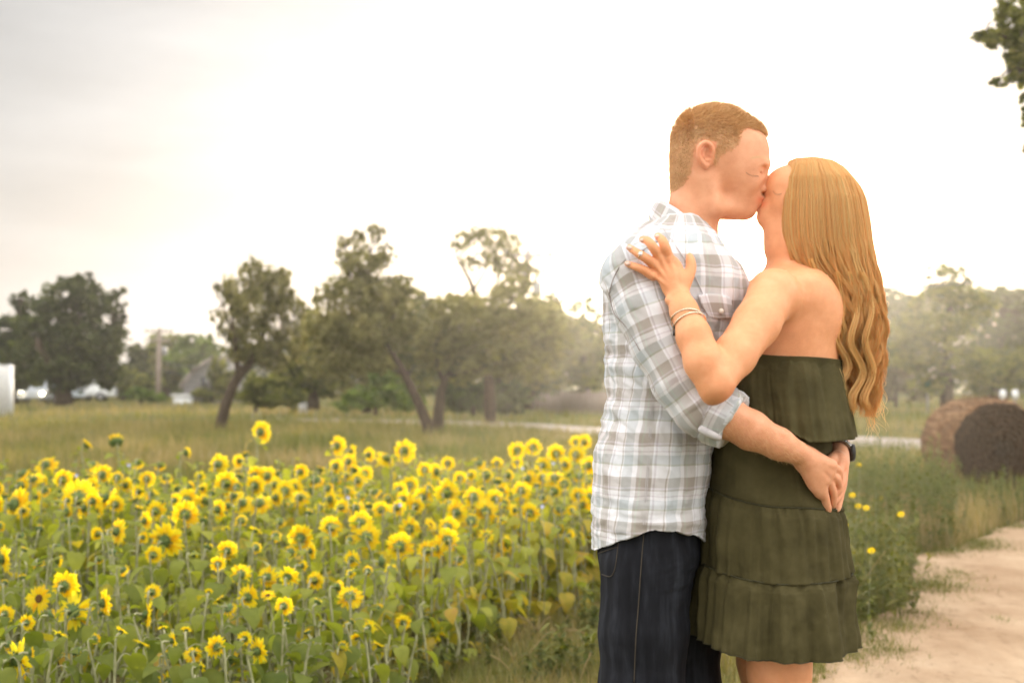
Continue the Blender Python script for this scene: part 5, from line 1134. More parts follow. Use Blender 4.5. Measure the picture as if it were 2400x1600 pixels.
# far arm: wraps round her back, hand clasps over the first
mh.chain([((1560, 660, 175), 55), ((1640, 800, 245), 48), ((1700, 960, 260), 46), ((1850, 1030, 235), 44), (K(1935, 1035, 120), 34), (K(1962, 1045, 20), 28)], 22)
mh.cone(K(1960, 1048, 20), K(1966, 1080, -60), 28, 25, 16)
mh.ell(K(1966, 1092, -88), (22, 34, 26), 16)
finger(mh, [K(1966, 1090, -105), K(1964, 1112, -122), K(1957, 1132, -128), K(1951, 1141, -132)], 10.5, 7.6, 6)
finger(mh, [K(1975, 1100, -92), K(1974, 1126, -112), K(1964, 1146, -124), K(1953, 1157, -130)], 10.5, 7.6, 6)
finger(mh, [K(1977, 1112, -80), K(1973, 1142, -102), K(1964, 1164, -116), K(1956, 1173, -122)], 10, 7.2, 6)
finger(mh, [K(1974, 1122, -70), K(1970, 1156, -92), K(1965, 1180, -106), K(1962, 1193, -112)], 9, 6.6, 5)
finger(mh, [K(1958, 1066, -70), K(1950, 1074, -104), K(1945, 1080, -120)], 11, 8.5, 7)
man_body_f = mh

V, Q = mesh_sdf(mh, (1390, 235, -340), (2030, 2440, 330), 1.9)
N = vnormals(V, Q)
d_ = fbm(V/26.0, 2)*.5
V = V+N*(d_*np.clip((V[:, 1]-560)/60, 0, 1))[:, None]
# stubbled scalp and lip colour masks
sc = np.clip(((V[:, 0]-1700)*.0+ (1.0)), 0, 1)
hx, hy, hw = V[:, 0], V[:, 1], np.abs(V[:, 2])
HP = [(1540, 230), (1815, 230), (1814, 326), (1796, 322), (1772, 313), (1742, 309), (1727, 318), (1722, 345), (1712, 361), (1692, 369), (1677, 379), (1668, 398), (1662, 398), (1661, 364), (1650, 346), (1636, 342), (1622, 350), (1615, 385), (1611, 415), (1598, 438), (1580, 452), (1540, 456)]
hd = inpoly(hx, hy, HP)+2.5*perlin(V/5.0)
hm_ = (hd > -1) & (hy < 465)
ear = (np.abs(hx-1641) < 26) & (np.abs(hy-377) < 32) & (hw > 83)
hm_ &= ~ear
brow = np.exp(-((V[:, 1]-(384-7*np.sin((V[:, 0]-1742)/55*2.6)))/3.2)**2)*((V[:, 0] > 1744) & (V[:, 0] < 1798))*np.clip((V[:, 0]-1742)/14, 0, 1)*(.62+.15*perlin(V*np.array([.5, .2, .2])))
hairy = np.maximum(np.clip(.25+hd/14, 0, .75)*hm_, np.clip(brow, 0, 1)*(hw < 80))
red = np.exp(-((hx-1780)/12)**2-((hy-472)/9)**2)*.9+ear*.2+np.exp(-((hx-1950)/28)**2-((hy-1110)/40)**2)*.25
body = None
man = solid('person', V, Q, M_skin_m, None, attrs={'hairy': hairy, 'red': np.clip(red, 0, 1)})
me = man.data; co = np.empty(len(me.vertices)*3, np.float32); me.vertices.foreach_get('co', co); co = co.reshape(-1, 3)-man_root_loc.astype(np.float32); me.vertices.foreach_set('co', co.ravel()); man.location = man_root_loc
tag(man, 'man with short sandy hair in a plaid shirt kissing the woman in the green dress', 'person')

# short hair: strands grown from the scalp
def strands(name, pts, rad, mat, parent, tint):
    """pts (n, m, 3) world: three-sided tapering ribbons"""
    n, m, _ = pts.shape; loc = np.array(parent.location)
    tg = np.gradient(pts, axis=1); tg /= np.linalg.norm(tg, axis=2)[..., None]+1e-12
    up = rng.normal(size=(n, 1, 3)); s1 = np.cross(tg, up); s1 /= np.linalg.norm(s1, axis=2)[..., None]+1e-9; s2 = np.cross(tg, s1)
    ring = []
    prof = np.clip(1.15-np.linspace(0, 1, m)**3, .15, 1)*rad
    for a in (0, 2.094, 4.189): ring.append(pts+(math.cos(a)*s1+math.sin(a)*s2)*prof[None, :, None])
    V = np.stack(ring, 2)-loc; V = V.reshape(-1, 3)
    i = (np.arange(n)*m*3)[:, None, None]+(np.arange(m-1)*3)[None, :, None]; j = np.arange(3)[None, None]; jn = (j+1) % 3
    Q = np.stack([i+j, i+jn, i+3+jn, i+3+j], -1).reshape(-1, 4)
    tt = np.repeat(tint, m*3)
    return mk(name, V, Q, None, mat, parent, True, {'tint': tt})
idx = np.nonzero(hm_ & (V[:, 1] < 460))[0]
NH = 15000
pick = rng.choice(idx, NH); base = V[pick]; nn = N[pick]
x, y = base[:, 0], base[:, 1]
topness = np.clip((345-y)/70, 0, 1)
L_ = 5+12*topness+9*np.clip((x-1740)/50, 0, 1)*np.clip((330-y)/12, 0, 1)
comb = np.stack([.55+.5*topness+.2*np.clip((x-1700)/80, 0, 1), .85-.75*topness-.35*np.clip((x-1770)/25, 0, 1), np.sign(base[:, 2])*.12], 1)
comb[x < 1620] *= np.array([.3, 1.0, 1]); L_ = L_*np.clip(.45+hd[pick]/26, .4, 1)
clump = perlin(base/9.0)[:, None]*.5*np.array([1, .6, 1])
dirv = nn*(.55+.35*topness[:, None])+comb+clump+rng.normal(size=(NH, 3))*.16
dirv -= nn*np.minimum(np.einsum('ij,ij->i', dirv, nn), 0)[:, None]
dirv /= np.linalg.norm(dirv, axis=1)[:, None]
t_ = np.linspace(0, 1, 4)[None, :, None]
pts = base[:, None]+dirv[:, None]*L_[:, None, None]*t_+np.array([.3, -.25, 0])[None, None]*(L_*topness)[:, None, None]*.25*t_**2
pts += nn[:, None]*np.minimum(.8, 1)
hair_m = strands('hair', W(pts.reshape(-1, 3)).reshape(NH, 4, 3), .00042, M_hair_m, man, np.clip(rng.normal(.45, .22, NH)+.2*perlin(base/14.0), 0, 1))
# eyelashes, brow
nb = 26
tt_ = np.linspace(0, 1, nb); lp = catmull([(1748, 403), (1756, 408), (1766, 411), (1776, 411)], nb); lp = hit(mh, lp[:, 0], lp[:, 1], out=.2)
dv = np.stack([1.5+2*tt_, np.full(nb, 5.0), np.full(nb, -2.5)], 1)
strands('eyelash', W((lp[:, None]+dv[:, None]*np.linspace(0, 1, 3)[None, :, None]).reshape(-1, 3)).reshape(nb, 3, 3), .00016, M_lash, man, rng.uniform(.2, .6, nb))

# fine hair on his forearm
nb = 1500; bx = rng.uniform(1690, 1885, nb); by = 960+(bx-1690)*.44+rng.uniform(-10, 62, nb); bp = hit(mh, bx, by, out=.1)
nrm_ = grad(mh, bp); ok = (mh(bp) < 3) & (bp[:, 2] < -150); bp = bp[ok]; nrm_ = nrm_[ok]; nb = len(bp)
dv = np.stack([rng.normal(5, 1.5, nb), rng.normal(5, 2, nb), np.zeros(nb)], 1)+nrm_*2.5
hp_ = bp[:, None]+dv[:, None]*np.linspace(0, 1, 3)[None, :, None]+nrm_[:, None]*.2
strands('arm_hair', W(hp_.reshape(-1, 3)).reshape(nb, 3, 3), .00009, M_hair_m, man, rng.uniform(.2, 1, nb))['kind'] = 'stuff'
# ---- shirt
def hem_at(u):
    return np.interp(u, [1391, 1420, 1470, 1515, 1567, 1610, 1650], [1283, 1262, 1236, 1224, 1228, 1240, 1262])
sh = Sdf()
sh.loft([(508, 1541, 1640, 84), (530, 1500, 1660, 118), (560, 1462, 1682, 165), (600, 1436, 1708, 198), (640, 1420, 1742, 206), (684, 1412, 1754, 206), (768, 1417, 1748, 198), (864, 1420, 1722, 184), (940, 1423, 1702, 176),
         (1000, 1408, 1684, 178), (1056, 1394, 1668, 182), (1168, 1388, 1654, 190), (1330, 1390, 1648, 194)], 0, 2.15, cap=8)
arm_pts = [(K(1484, 648, -182), 72), (K(1512, 720, -208), 68), (K(1546, 805, -228), 62), (K(1592, 890, -246), 60), (K(1640, 958, -254), 58), (K(1690, 975, -252), 58), (K(1760, 1008, -244), 57)]
ARM = np.array([p[0] for p in arm_pts])
clipn = np.array([.80, .46, -.38]); clipn /= np.linalg.norm(clipn); clipp = K(1724, 980, -250)
def sleeve_fn(X, pts=arm_pts):
    d = np.full(len(X), 500.0)
    for (a, ra), (b, rb) in zip(pts[:-1], pts[1:]):
        ba = b-a; q = X-a; h = np.clip(q@ba/(ba@ba), 0, 1); e = np.linalg.norm(q-h[:, None]*ba, axis=1)-(ra+(rb-ra)*h)
        hh = np.clip(.5+.5*(d-e)/14, 0, 1); d = d*(1-hh)+e*hh-14*hh*(1-hh)
    return np.maximum(d, (X-clipp)@clipn)
sh.add(sleeve_fn, (1390, 560, -330), (1800, 1090, -90), 22)
sh.chain([((1560, 660, 175), 68), ((1640, 800, 240), 62), ((1705, 955, 262), 60), ((1760, 985, 262), 58)], 24)
shirt_core = sh
def sh_all(X): return np.maximum(sh(X), X[:, 1]-hem_at(X[:, 0])-np.clip((X[:, 2]+100)/200, 0, 1)*10)
V, Q = mesh_sdf(sh_all, (1370, 490, -340), (1830, 1310, 340), 2.4)
N = vnormals(V, Q)
u, v, w = V.T
# cloth coordinates: along / round the sleeve for the sleeve, round / down for the trunk
best = np.full(len(V), 1e9); su = np.zeros(len(V)); sv = np.zeros(len(V)); acc_ = 0.0
for k, ((a, ra), (b, rb)) in enumerate(zip(arm_pts[:-1], arm_pts[1:])):
    ba = b-a; Lk = np.linalg.norm(ba); q = V-a; h = np.clip(q@ba/(Lk*Lk), -.3 if k == 0 else 0, 1)
    c = a+h[:, None]*ba; e = np.linalg.norm(V-c, axis=1)-(ra+(rb-ra)*h)
    m = e < best; best[m] = e[m]
    ax = ba/Lk; ref = np.cross(ax, [0.25, 0, -1]); ref /= np.linalg.norm(ref); ref2 = np.cross(ax, ref)
    r_ = V-c; ang = np.arctan2(r_@ref2, r_@ref)
    su[m] = (ang*62)[m]; sv[m] = (acc_+h*Lk)[m]; acc_ += Lk
trunk = sh.p[0][0](V.astype(np.float32))
is_sl = (best < trunk-1) & (w < -90)
is_sl2 = ~is_sl & (w > 150) & (trunk > 6)
cu = (np.interp(v, [508, 600, 800, 1000, 1300], [1590, 1572, 1575, 1545, 1520]))
angt = np.arctan2(-(u-cu), -w)           # 0 on the near side, negative to the chest
tu = angt*165
tv = v.copy()
# wrinkles
fold = np.zeros(len(V))
s1 = (u*.78+v*.62); s2 = (-u*.62+v*.78)
drag = fbm(np.stack([s1/150, s2/30, w/120], 1), 2)*8.0
drag2 = fbm(np.stack([u/45, v/95, w/60+9], 1), 3)*4.6
hor = fbm(np.stack([u/130, v/24, w/90+4], 1), 2)*4.2*np.clip((v-1080)/120, 0, 1)
back = fbm(np.stack([u/40, v/22, w/60+2], 1), 2)*5.0*np.exp(-((v-775)/70)**2)*np.clip((1480-u)/60, 0, 1)
trf = drag*np.clip((v-690)/120, .15, 1)*np.clip((1140-v)/160, .25, 1)+drag2+hor+back
slf = fbm(np.stack([su/50, sv/85, su*0+3], 1), 2)*4.4+fbm(np.stack([su/70, sv/22, su*0+8], 1), 2)*6*np.exp(-((sv-370)/55)**2)
slf += fbm(np.stack([(su+sv*.5)/28, (sv-su*.4)/90, su*0+1], 1), 2)*4.2*np.clip(1-sv/200, 0, 1)
fold = np.where(is_sl | is_sl2, slf, trf)
# armpit crease fan
fold -= 5*np.exp(-((u-1478-(v-770)*.42)/7)**2)*np.clip((v-700)/60, 0, 1)*np.clip((900-v)/60, 0, 1)*(~is_sl)
V2 = V+N*fold[:, None]
pu = np.where(is_sl, su, tu)/S; pv = np.where(is_sl, sv, tv)/S
pu = pu+.0022*perlin(V/40.0); pv = pv+.0022*perlin(V/40.0+30)
puv = np.stack([pu, pv, pu*0], 1)
slq = is_sl[Q].sum(1) >= 3
def sub(V, Q, mask):
    q = Q[mask]; used = np.unique(q); mp_ = np.full(len(V), -1); mp_[used] = np.arange(len(used)); return used, mp_[q]
us, qs = sub(V2, Q, ~slq); shirt = solid('shirt', V2[us], qs, M_plaid, man, attrs={'puv': puv[us]})
us, qs = sub(V2, Q, slq)
slv = solid('sleeve', V2[us], qs, M_plaid, man, attrs={'puv': puv[us]}); slv.parent = shirt
# rolled cuff: a doubled band at the end of the sleeve
def cuff_fn(X):
    d = sleeve_fn(X, [(p, r+6.5) for p, r in arm_pts])
    pl = (X-clipp)@clipn
    inner = np.linalg.norm(X-(K(1632, 945, -250)+np.clip(((X-K(1632, 945, -250))@(K(1825, 1040, -222)-K(1632, 945, -250)))/np.sum((K(1825, 1040, -222)-K(1632, 945, -250))**2), 0, 1)[:, None]*(K(1825, 1040, -222)-K(1632, 945, -250))), axis=1)-50
    return np.maximum(np.maximum(np.maximum(d, pl-7), -(pl+38)), -np.minimum(inner, 99))
Vc, Qc = mesh_sdf(cuff_fn, (1560, 850, -360), (1830, 1090, -150), 2.2)
ax = clipn; ref = np.cross(ax, [0.2, .3, -1]); ref /= np.linalg.norm(ref); ref2 = np.cross(ax, ref); cc = K(1700, 972, -250)
ang = np.arctan2((Vc-cc)@ref2, (Vc-cc)@ref); along = (Vc-cc)@ax
Nc = vnormals(Vc, Qc); Vc = Vc+Nc*(fbm(np.stack([ang*3, along/20, ang*0], 1), 2)*1.6)[:, None]
cf = solid('cuff', Vc, Qc, M_plaid, man, attrs={'puv': np.stack([ang*62/S+.02, along/S*1.0+.055, ang*0], 1)}); cf.parent = shirt
# folded tab under the cuff
tb = hit(cuff_fn, [1640, 1655, 1672, 1686], [1002, 1012, 1020, 1026], out=3)
mbx = MB(); mbx.tube(W(tb)-man_root_loc, [.006, .008, .008, .006], 8); tab = mbx.build('cuff_tab', M_seam, man); tab.parent = shirt
# collar
def sheet(rows, th, n1=24, n2=8):
    """closed thick sheet through a grid of control points rows[i][j]"""
    G_ = np.array(rows, float); A = np.stack([catmull(r, n1) for r in G_], 0)
    A = np.stack([catmull(A[:, j], n2) for j in range(n1)], 1)       # n2 x n1 x 3
    gu = np.gradient(A, axis=1); gv = np.gradient(A, axis=0); nn = np.cross(gu, gv); nn /= np.linalg.norm(nn, axis=2)[..., None]+1e-9
    a = A+nn*th/2; b = A-nn*th/2; V = np.concatenate([a.reshape(-1, 3), b.reshape(-1, 3)]); m = n1*n2
    i = np.arange(n2-1)[:, None]*n1+np.arange(n1-1)[None]; q = np.stack([i, i+1, i+n1+1, i+n1], -1).reshape(-1, 4)
    Q = [q, q[:, ::-1]+m]
    e1 = np.arange(n1-1); Q += [np.stack([e1+1, e1, e1+m, e1+1+m], 1), np.stack([e1+(n2-1)*n1, e1+1+(n2-1)*n1, e1+1+(n2-1)*n1+m, e1+(n2-1)*n1+m], 1)]
    e2 = np.arange(n2-1)*n1; Q += [np.stack([e2, e2+n1, e2+n1+m, e2+m], 1), np.stack([e2+n1+n1-1, e2+n1-1, e2+n1-1+m, e2+n1+n1-1+m], 1)]
    return V, np.concatenate(Q), A
def collar_rows(sg):
    up = [(1541, 470, 0), (1558, 474, sg*42), (1590, 492, sg*70), (1625, 524, sg*74), (1660, 556, sg*60)]
    md = [(1529, 486, 0), (1545, 500, sg*58), (1574, 522, sg*86), (1608, 548, sg*90), (1645, 570, sg*78)]
    lo = [(1521, 506, 0), (1534, 525, sg*72), (1562, 552, sg*103), (1592, 572, sg*112), (1624, 584, sg*104)]
    return [up, md, lo]
def kk(rows): return [[K(*p) if p[2] < 0 else np.array(p, float) for p in r] for r in rows]
for sg in (-1, 1):
    Vk, Qk, A = sheet(kk(collar_rows(sg)), 3.2, 28, 10)
    if sg > 0: Qk = Qk[:, ::-1]
    Nk = vnormals(Vk, Qk)
    g1 = np.tile(np.tile(np.linspace(0, 175, 28), 10), 2); g2 = np.tile(np.repeat(np.linspace(0, 62, 10), 28), 2)
    co_ = solid('collar', Vk, Qk, M_plaid, man, attrs={'puv': np.stack([g1/S, g2/S+.01, g1*0], 1)}); co_.parent = shirt
# collar stand behind the neck
# seams
def seam(name, pts, f, r, mat, parent, n=40, out=.6):
    p = catmull([(a, b) for a, b in pts], n); h_ = hit(f, p[:, 0], p[:, 1], out=out)
    m = MB(); m.tube(W(h_)-man_root_loc, r, 5); o = m.build(name, mat, man); o.parent = parent; return o
def shirt_f(X): return np.minimum(sh(X), 99)
seam('seam', [(1560, 556), (1535, 570), (1500, 590), (1472, 604), (1452, 625), (1437, 655), (1427, 690)], shirt_f, .0011, M_seamd, shirt, out=1.2)
seam('seam', [(1427, 690), (1440, 735), (1470, 770), (1500, 822)], shirt_f, .0009, M_seamd, shirt, out=.8)
seam('seam', [(1530, 905), (1524, 980), (1519, 1060), (1513, 1140), (1508, 1205), (1508, 1230)], shirt_f, .0007, M_seam, shirt, out=.8)
seam('seam', [(1534, 905), (1528, 980), (1523, 1060), (1517, 1140), (1512, 1205), (1512, 1230)], shirt_f, .0007, M_seam, shirt, out=.8)
seam('seam', [(1552, 532), (1590, 585), (1625, 640), (1650, 700), (1663, 780)], shirt_f, .001, M_seam, shirt, out=1)
# chest pocket flap with button
fr = [(1636, 692), (1660, 688), (1690, 690), (1712, 697)]; f2 = [(1646, 718), (1668, 717), (1694, 718), (1716, 722)]; f3 = [(1660, 742), (1676, 746), (1700, 747), (1718, 745)]
rows = [[hit(shirt_f, a, b, out=4)[0] for a, b in r] for r in (fr, f2, f3)]
Vk, Qk, A = sheet(rows, 3.0, 16, 10)
g1 = np.tile(np.tile(np.linspace(0, 80, 16), 10), 2); g2 = np.tile(np.repeat(np.linspace(0, 55, 10), 16), 2)
pk = solid('pocket_flap', Vk, Qk, M_plaid, man, attrs={'puv': np.stack([g1/S, g2/S, g1*0], 1)}); pk.parent = shirt
b0 = hit(shirt_f, 1690, 729, out=7)[0]; mb_ = MB(); a = np.linspace(0, 2*math.pi, 17)[:-1]
bw = W([b0])[0]-man_root_loc; mb_.tube([bw+np.array([0, .0015, 0]), bw-np.array([0, .0015, 0])], .0052, 14); mb_.build('button', M_button, man).parent = shirt

# ---- jeans
jn_ = Sdf()
jn_.loft([(1170, 1412, 1630, 166), (1250, 1404, 1634, 170), (1300, 1401, 1638, 176), (1350, 1410, 1618, 178), (1400, 1420, 1602, 172), (1470, 1430, 1590, 150)], 0, 2.3)
jn_.chain([(K(1511, 1340, -78), 101), (K(1508, 1480, -84), 100), (K(1504, 1620, -86), 96), ((1520, 1800, -84), 88), ((1524, 2050, -82), 76), ((1520, 2330, -82), 66), ((1520, 2400, -82), 68)], 22)
jn_.chain([((1570, 1350, 80), 100), ((1602, 1500, 84), 98), ((1606, 1620, 84), 94), ((1590, 1800, 84), 84), ((1585, 2050, 82), 74), ((1580, 2330, 82), 64), ((1580, 2400, 82), 66)], 16)
V, Q = mesh_sdf(jn_, (1380, 1150, -240), (1730, 2440, 240), 3.2)
N = vnormals(V, Q); u, v, w = V.T
fd = fbm(np.stack([u/30, v/200, w/60], 1), 2)*2.2+fbm(np.stack([u/90, (v+u*.25)/20, w/60+5], 1), 2)*3.4*np.exp(-((v-1335)/60)**2)*np.clip((u-1500)/60, 0, 1)+fbm(V/60, 2)*2.5
jeans = solid('jeans', V+N*fd[:, None], Q, M_denim, man)
def jf(X): return jn_(X)
seam('seam', [(1509, 1246), (1503, 1320), (1496, 1420), (1490, 1500), (1486, 1598)], jf, .0011, M_thread, jeans, out=1.5)
seam('stitching', [(1449, 1270), (1446, 1300), (1440, 1335), (1430, 1350), (1410, 1345)], jf, .0009, M_thread, jeans, out=1.5)
seam('stitching', [(1402, 1296), (1425, 1288), (1449, 1280)], jf, .0009, M_thread, jeans, out=1.5)
# shoes (below the frame, but he stands on them)
for sx, sw in ((1520, -82), (1580, 82)):
    s_ = Sdf(); s_.ell((sx+45, 2412, sw), (125, 32, 44), 0); s_.ell((sx-10, 2375, sw), (48, 60, 40), 20)
    Vs, Qs = mesh_sdf(lambda X: np.maximum(s_(X), X[:, 1]-(HOR+CAM_H*S)), (sx-110, 2300, sw-70), (sx+190, 2460, sw+70), 5)
    solid('shoe', Vs, Qs, M_shoe, man)
# wrist watch on the far arm
wc_ = K(1963, 1058, -10); axw = K(1966, 1090, -70)-K(1960, 1040, 30); axw /= np.linalg.norm(axw)
r1 = np.cross(axw, [0, 1, 0]); r1 /= np.linalg.norm(r1); r2 = np.cross(axw, r1)
wa = MB(); strap_pts = [wc_+(math.cos(a)*r1+math.sin(a)*r2)*31 for a in np.linspace(0, 2*math.pi, 40)]
for k in range(0, 39):
    a = W([strap_pts[k]])[0]-man_root_loc; b = W([strap_pts[k+1]])[0]-man_root_loc
    wa.tube([a, a+(b-a)*.82], .0052, 8)
wo = wa.build('wrist_watch', M_steel, man)
wd = MB(); p_ = wc_+np.array([30, 2, 0]); q_ = W([p_])[0]-man_root_loc; wd.tube([q_-np.array([.003, 0, 0]), q_+np.array([.007, 0, 0])], [.019, .0175], 22)
wd.build('watch_case', M_wdark, man).parent = wo
print('man done')
# ------------------------------------------------------------------ WOMAN
wf = Sdf()
wf.ell((1913, 462, 0), (94, 88, 76), 0)
wf.ell((1868, 462, 0), (56, 76, 62), 20, rz=-.5)
wf.ell((1826, 436, 0), (42, 34, 46), 20, rz=-.75)         # brow / forehead, tipped back
for sg in (-1, 1):
    wf.ell((1828, 476, sg*30), (26, 24, 20), 16)           # cheek
    wf.cone((1885, 520, sg*46), (1812, 526, sg*16), 17, 14, 20)
wf.ell((1832, 492, 0), (38, 34, 38), 18)
wf.ell((1793, 513, 2), (18, 18, 20), 18)                   # chin
wf.ell((1797, 488, 2), (20, 24, 24), 18)
wf.chain([((1806, 424, 10), 7), ((1794, 436, 12), 7.5), ((1782, 452, 13), 8)], 8)       # nose beside his
for sg in (-1, 1): wf.ell((1788, 459, 13+sg*8), (8, 6, 6), 4)
wf.ell((1783, 475, 4), (9, 5, 16), 5); wf.ell((1784, 486, 4), (9, 5.5, 15), 5)
for sg in (-1, 1): wf.ell((1812, 447, sg*24), (12, 9, 12), 6, rz=-.7)
wf.chain([((1880, 505, 0), 58), ((1856, 570, 0), 54), ((1856, 640, 0), 56)], 26)
wf.cone((1812, 526, 0), (1822, 580, 0), 15, 26, 22)
wf.loft([(625, 1796, 1905, 70), (648, 1782, 1930, 132), (690, 1764, 1950, 158), (760, 1728, 1962, 150), (850, 1702, 1962, 140), (950, 1688, 1946, 130), (1030, 1674, 1932, 138),
         (1100, 1664, 1944, 150), (1195, 1654, 1958, 168), (1300, 1666, 1960, 176), (1420, 1690, 1940, 166)], 24, 2.2)
wf.ell((1905, 735, -82), (48, 70, 46), 26); wf.ell((1905, 735, 82), (48, 70, 46), 26)    # shoulder blades
wf.ell((1735, 800, -62), (48, 46, 50), 20); wf.ell((1735, 800, 62), (48, 46, 50), 20)
for sg in (-1, 1):
    wf.chain([((1815, 1380, sg*82), 88), ((1812, 1560, sg*76), 70), ((1818, 1700, sg*70), 56), ((1826, 1850, sg*66), 48), ((1822, 1930, sg*66), 46), ((1836, 2050, sg*64), 46), ((1832, 2250, sg*62), 30), ((1828, 2360, sg*62), 24)], 20)
    wf.chain([((1838, 2395, sg*62), 24), ((1790, 2412, sg*62), 22), ((1720, 2428, sg*62), 14)], 14)
# near arm
sh_c = K(1812, 690, -160); el_ = K(1676, 902, -352); wr_ = K(1593, 700, -284)
wf.ell(sh_c+np.array([4, 2, 6]), (58, 58, 48), 22)
wf.chain([(sh_c, 54), (K(1772, 760, -232), 50), (K(1722, 832, -300), 45), (el_+np.array([6, -10, 4]), 38)], 16)
wf.ell(el_+np.array([-6, 20, 4]), (20, 22, 20), 12)
wf.chain([(el_, 38), (K(1650, 848, -346), 41), (K(1625, 785, -326), 36), (K(1603, 728, -300), 29), (wr_, 25)], 12)
wf.ell(K(1568, 704, -292), (9, 9, 9), 8)                 # wrist bone
wf.ell(K(1581, 666, -276), (30, 33, 14), 14, rz=-.3)
wf.ell(K(1562, 630, -268), (41, 33, 13), 13, rz=.75)
for kx, ky in ((1531, 645), (1536, 620), (1549, 603), (1569, 604)): wf.ell(K(kx, ky, -278), (8, 8, 6), 6); wf.cone(K(1590, 690, -290), K(kx, ky, -281), 3.5, 3, 8)
def fw(pts, r0, r1, k=5): finger(wf, [K(*p) for p in pts], r0, r1, k)
fw([(1530, 648, -270), (1511, 634, -276), (1492, 626, -274), (1470, 618, -258)], 9.5, 6.2, 4)      # little
fw([(1534, 620, -272), (1512, 604, -282), (1494, 593, -276), (1475, 580, -256)], 10, 6.8, 4)        # ring
fw([(1548, 603, -270), (1531, 580, -284), (1519, 565, -278), (1505, 561, -254)], 10.5, 7.2, 4)      # middle
fw([(1568, 606, -268), (1560, 582, -282), (1553, 564, -278), (1541, 553, -254)], 10.8, 7.4, 4)          # index
fw([(1600, 676, -270), (1612, 650, -268), (1620, 626, -262), (1616, 600, -252)], 12, 7.2, 8)         # thumb
# far arm over his far shoulder
wf.chain([((1815, 690, 160), 54), ((1725, 800, 250), 46), ((1660, 860, 300), 42), ((1600, 720, 290), 32), ((1560, 640, 262), 26), ((1510, 590, 240), 18)], 20)
for k, dx in enumerate((0, 14, 28, 42)):
    finger(wf, [((1530+dx*.6), 600-dx*.4, 240), (1505+dx, 580-dx*.5, 236), (1488+dx, 572-dx*.5, 222)], 9, 7, 5)
def fing_line(X):   # nail beds are separate parts
    return wf(X)
V, Q = mesh_sdf(wf, (1400, 350, -420), (2030, 2450, 360), 1.9)
N = vnormals(V, Q)
V = V+N*(fbm(V/30.0, 2)*.4*np.clip((V[:, 1]-560)/60, 0, 1))[:, None]
# crease inside the elbow, knuckles
g = np.exp(-(((V[:, 0]-K(1702, 838, -330)[0])/26)**2+((V[:, 1]-K(1702, 838, -330)[1])/20)**2))*(V[:, 2] < -280)
red = np.clip(np.exp(-((V[:, 0]-1668)/30)**2-((V[:, 1]-930)/24)**2)*.5+np.exp(-((V[:, 0]-1784)/9)**2-((V[:, 1]-481)/10)**2)*.8, 0, 1)
woman = solid('person', V, Q, M_skin_w, None, attrs={'hairy': np.zeros(len(V)), 'red': red})
me = woman.data; co = np.empty(len(me.vertices)*3, np.float32); me.vertices.foreach_get('co', co); co = co.reshape(-1, 3)-woman_loc.astype(np.float32); me.vertices.foreach_set('co', co.ravel()); woman.location = woman_loc
tag(woman, 'woman with long blonde hair in an olive strapless dress kissing the man', 'person')
# nails
for (a, b) in (((1478, 619), (1467, 617)), ((1481, 583), (1471, 578)), ((1508, 563), (1501, 563)), ((1544, 555), (1537, 552))):
    h_ = hit(wf, [a[0], (a[0]+b[0])/2, b[0]], [a[1], (a[1]+b[1])/2, b[1]], out=-.6)
    m = MB(); m.tube(W(h_)-woman_loc, [.003, .0042, .0028], 8); m.build('fingernail', M_nail, woman)
# engagement ring on the ring finger
rc = K(1503, 598, -280); ax_ = K(1494, 593, -276)-K(1512, 604, -282); ax_ /= np.linalg.norm(ax_)
e1 = np.cross(ax_, [0, 0, 1]); e1 /= np.linalg.norm(e1); e2 = np.cross(ax_, e1)
m = MB(); loop = np.array([rc+(math.cos(a)*e1+math.sin(a)*e2)*10.3 for a in np.linspace(0, 2*math.pi, 30)])
m.tube(W(loop)-woman_loc, .0011, 6, cap=False); ring = m.build('ring', M_metal, woman)
top = rc-e2*11.6 if (rc-e2*11.6)[2] < (rc+e2*11.6)[2] else rc+e2*11.6
tw = W([top])[0]-woman_loc; m = MB(); m.tube([tw+np.array([0, .002, 0]), tw, tw-np.array([0, .0035, 0])], [.0015, .0042, .0026], 8); m.build('stone', M_gem, woman).parent = ring
# two bangles with a little charm
fa = (K(1625, 785, -326)-K(1603, 728, -300)); fa /= np.linalg.norm(fa)
for (c0, tilt, rr, ph) in ((K(1612, 752, -310), -.28, 40.5, 0), (K(1616, 762, -313), .06, 42, 1)):
    a0 = fa.copy()+np.array([tilt, 0, -.38]); a0 /= np.linalg.norm(a0)
    e1 = np.cross(a0, [0, 0, 1]); e1 /= np.linalg.norm(e1); e2 = np.cross(a0, e1)
    rr *= .88
    loop = np.array([c0+(math.cos(a)*e1+math.sin(a)*e2)*rr for a in np.linspace(0, 2*math.pi, 60)])
    m = MB(); m.tube(W(loop)-woman_loc, .0014, 6, cap=False); bo = m.build('bracelet', M_metal, woman)
    if ph:
        li = loop[np.argmin(loop[:, 0]+loop[:, 2]*.3)]; l0 = W([li])[0]-woman_loc
        m = MB(); m.tube([l0, l0+np.array([.001, 0, -.006])], .0016, 6); m.tube([l0+np.array([.001, 0, -.006]), l0+np.array([.0015, 0, -.011]), l0+np.array([.0015, 0, -.019])], [.0016, .0036, .0034], 8)
        m.build('charm', M_wdark, woman).parent = bo

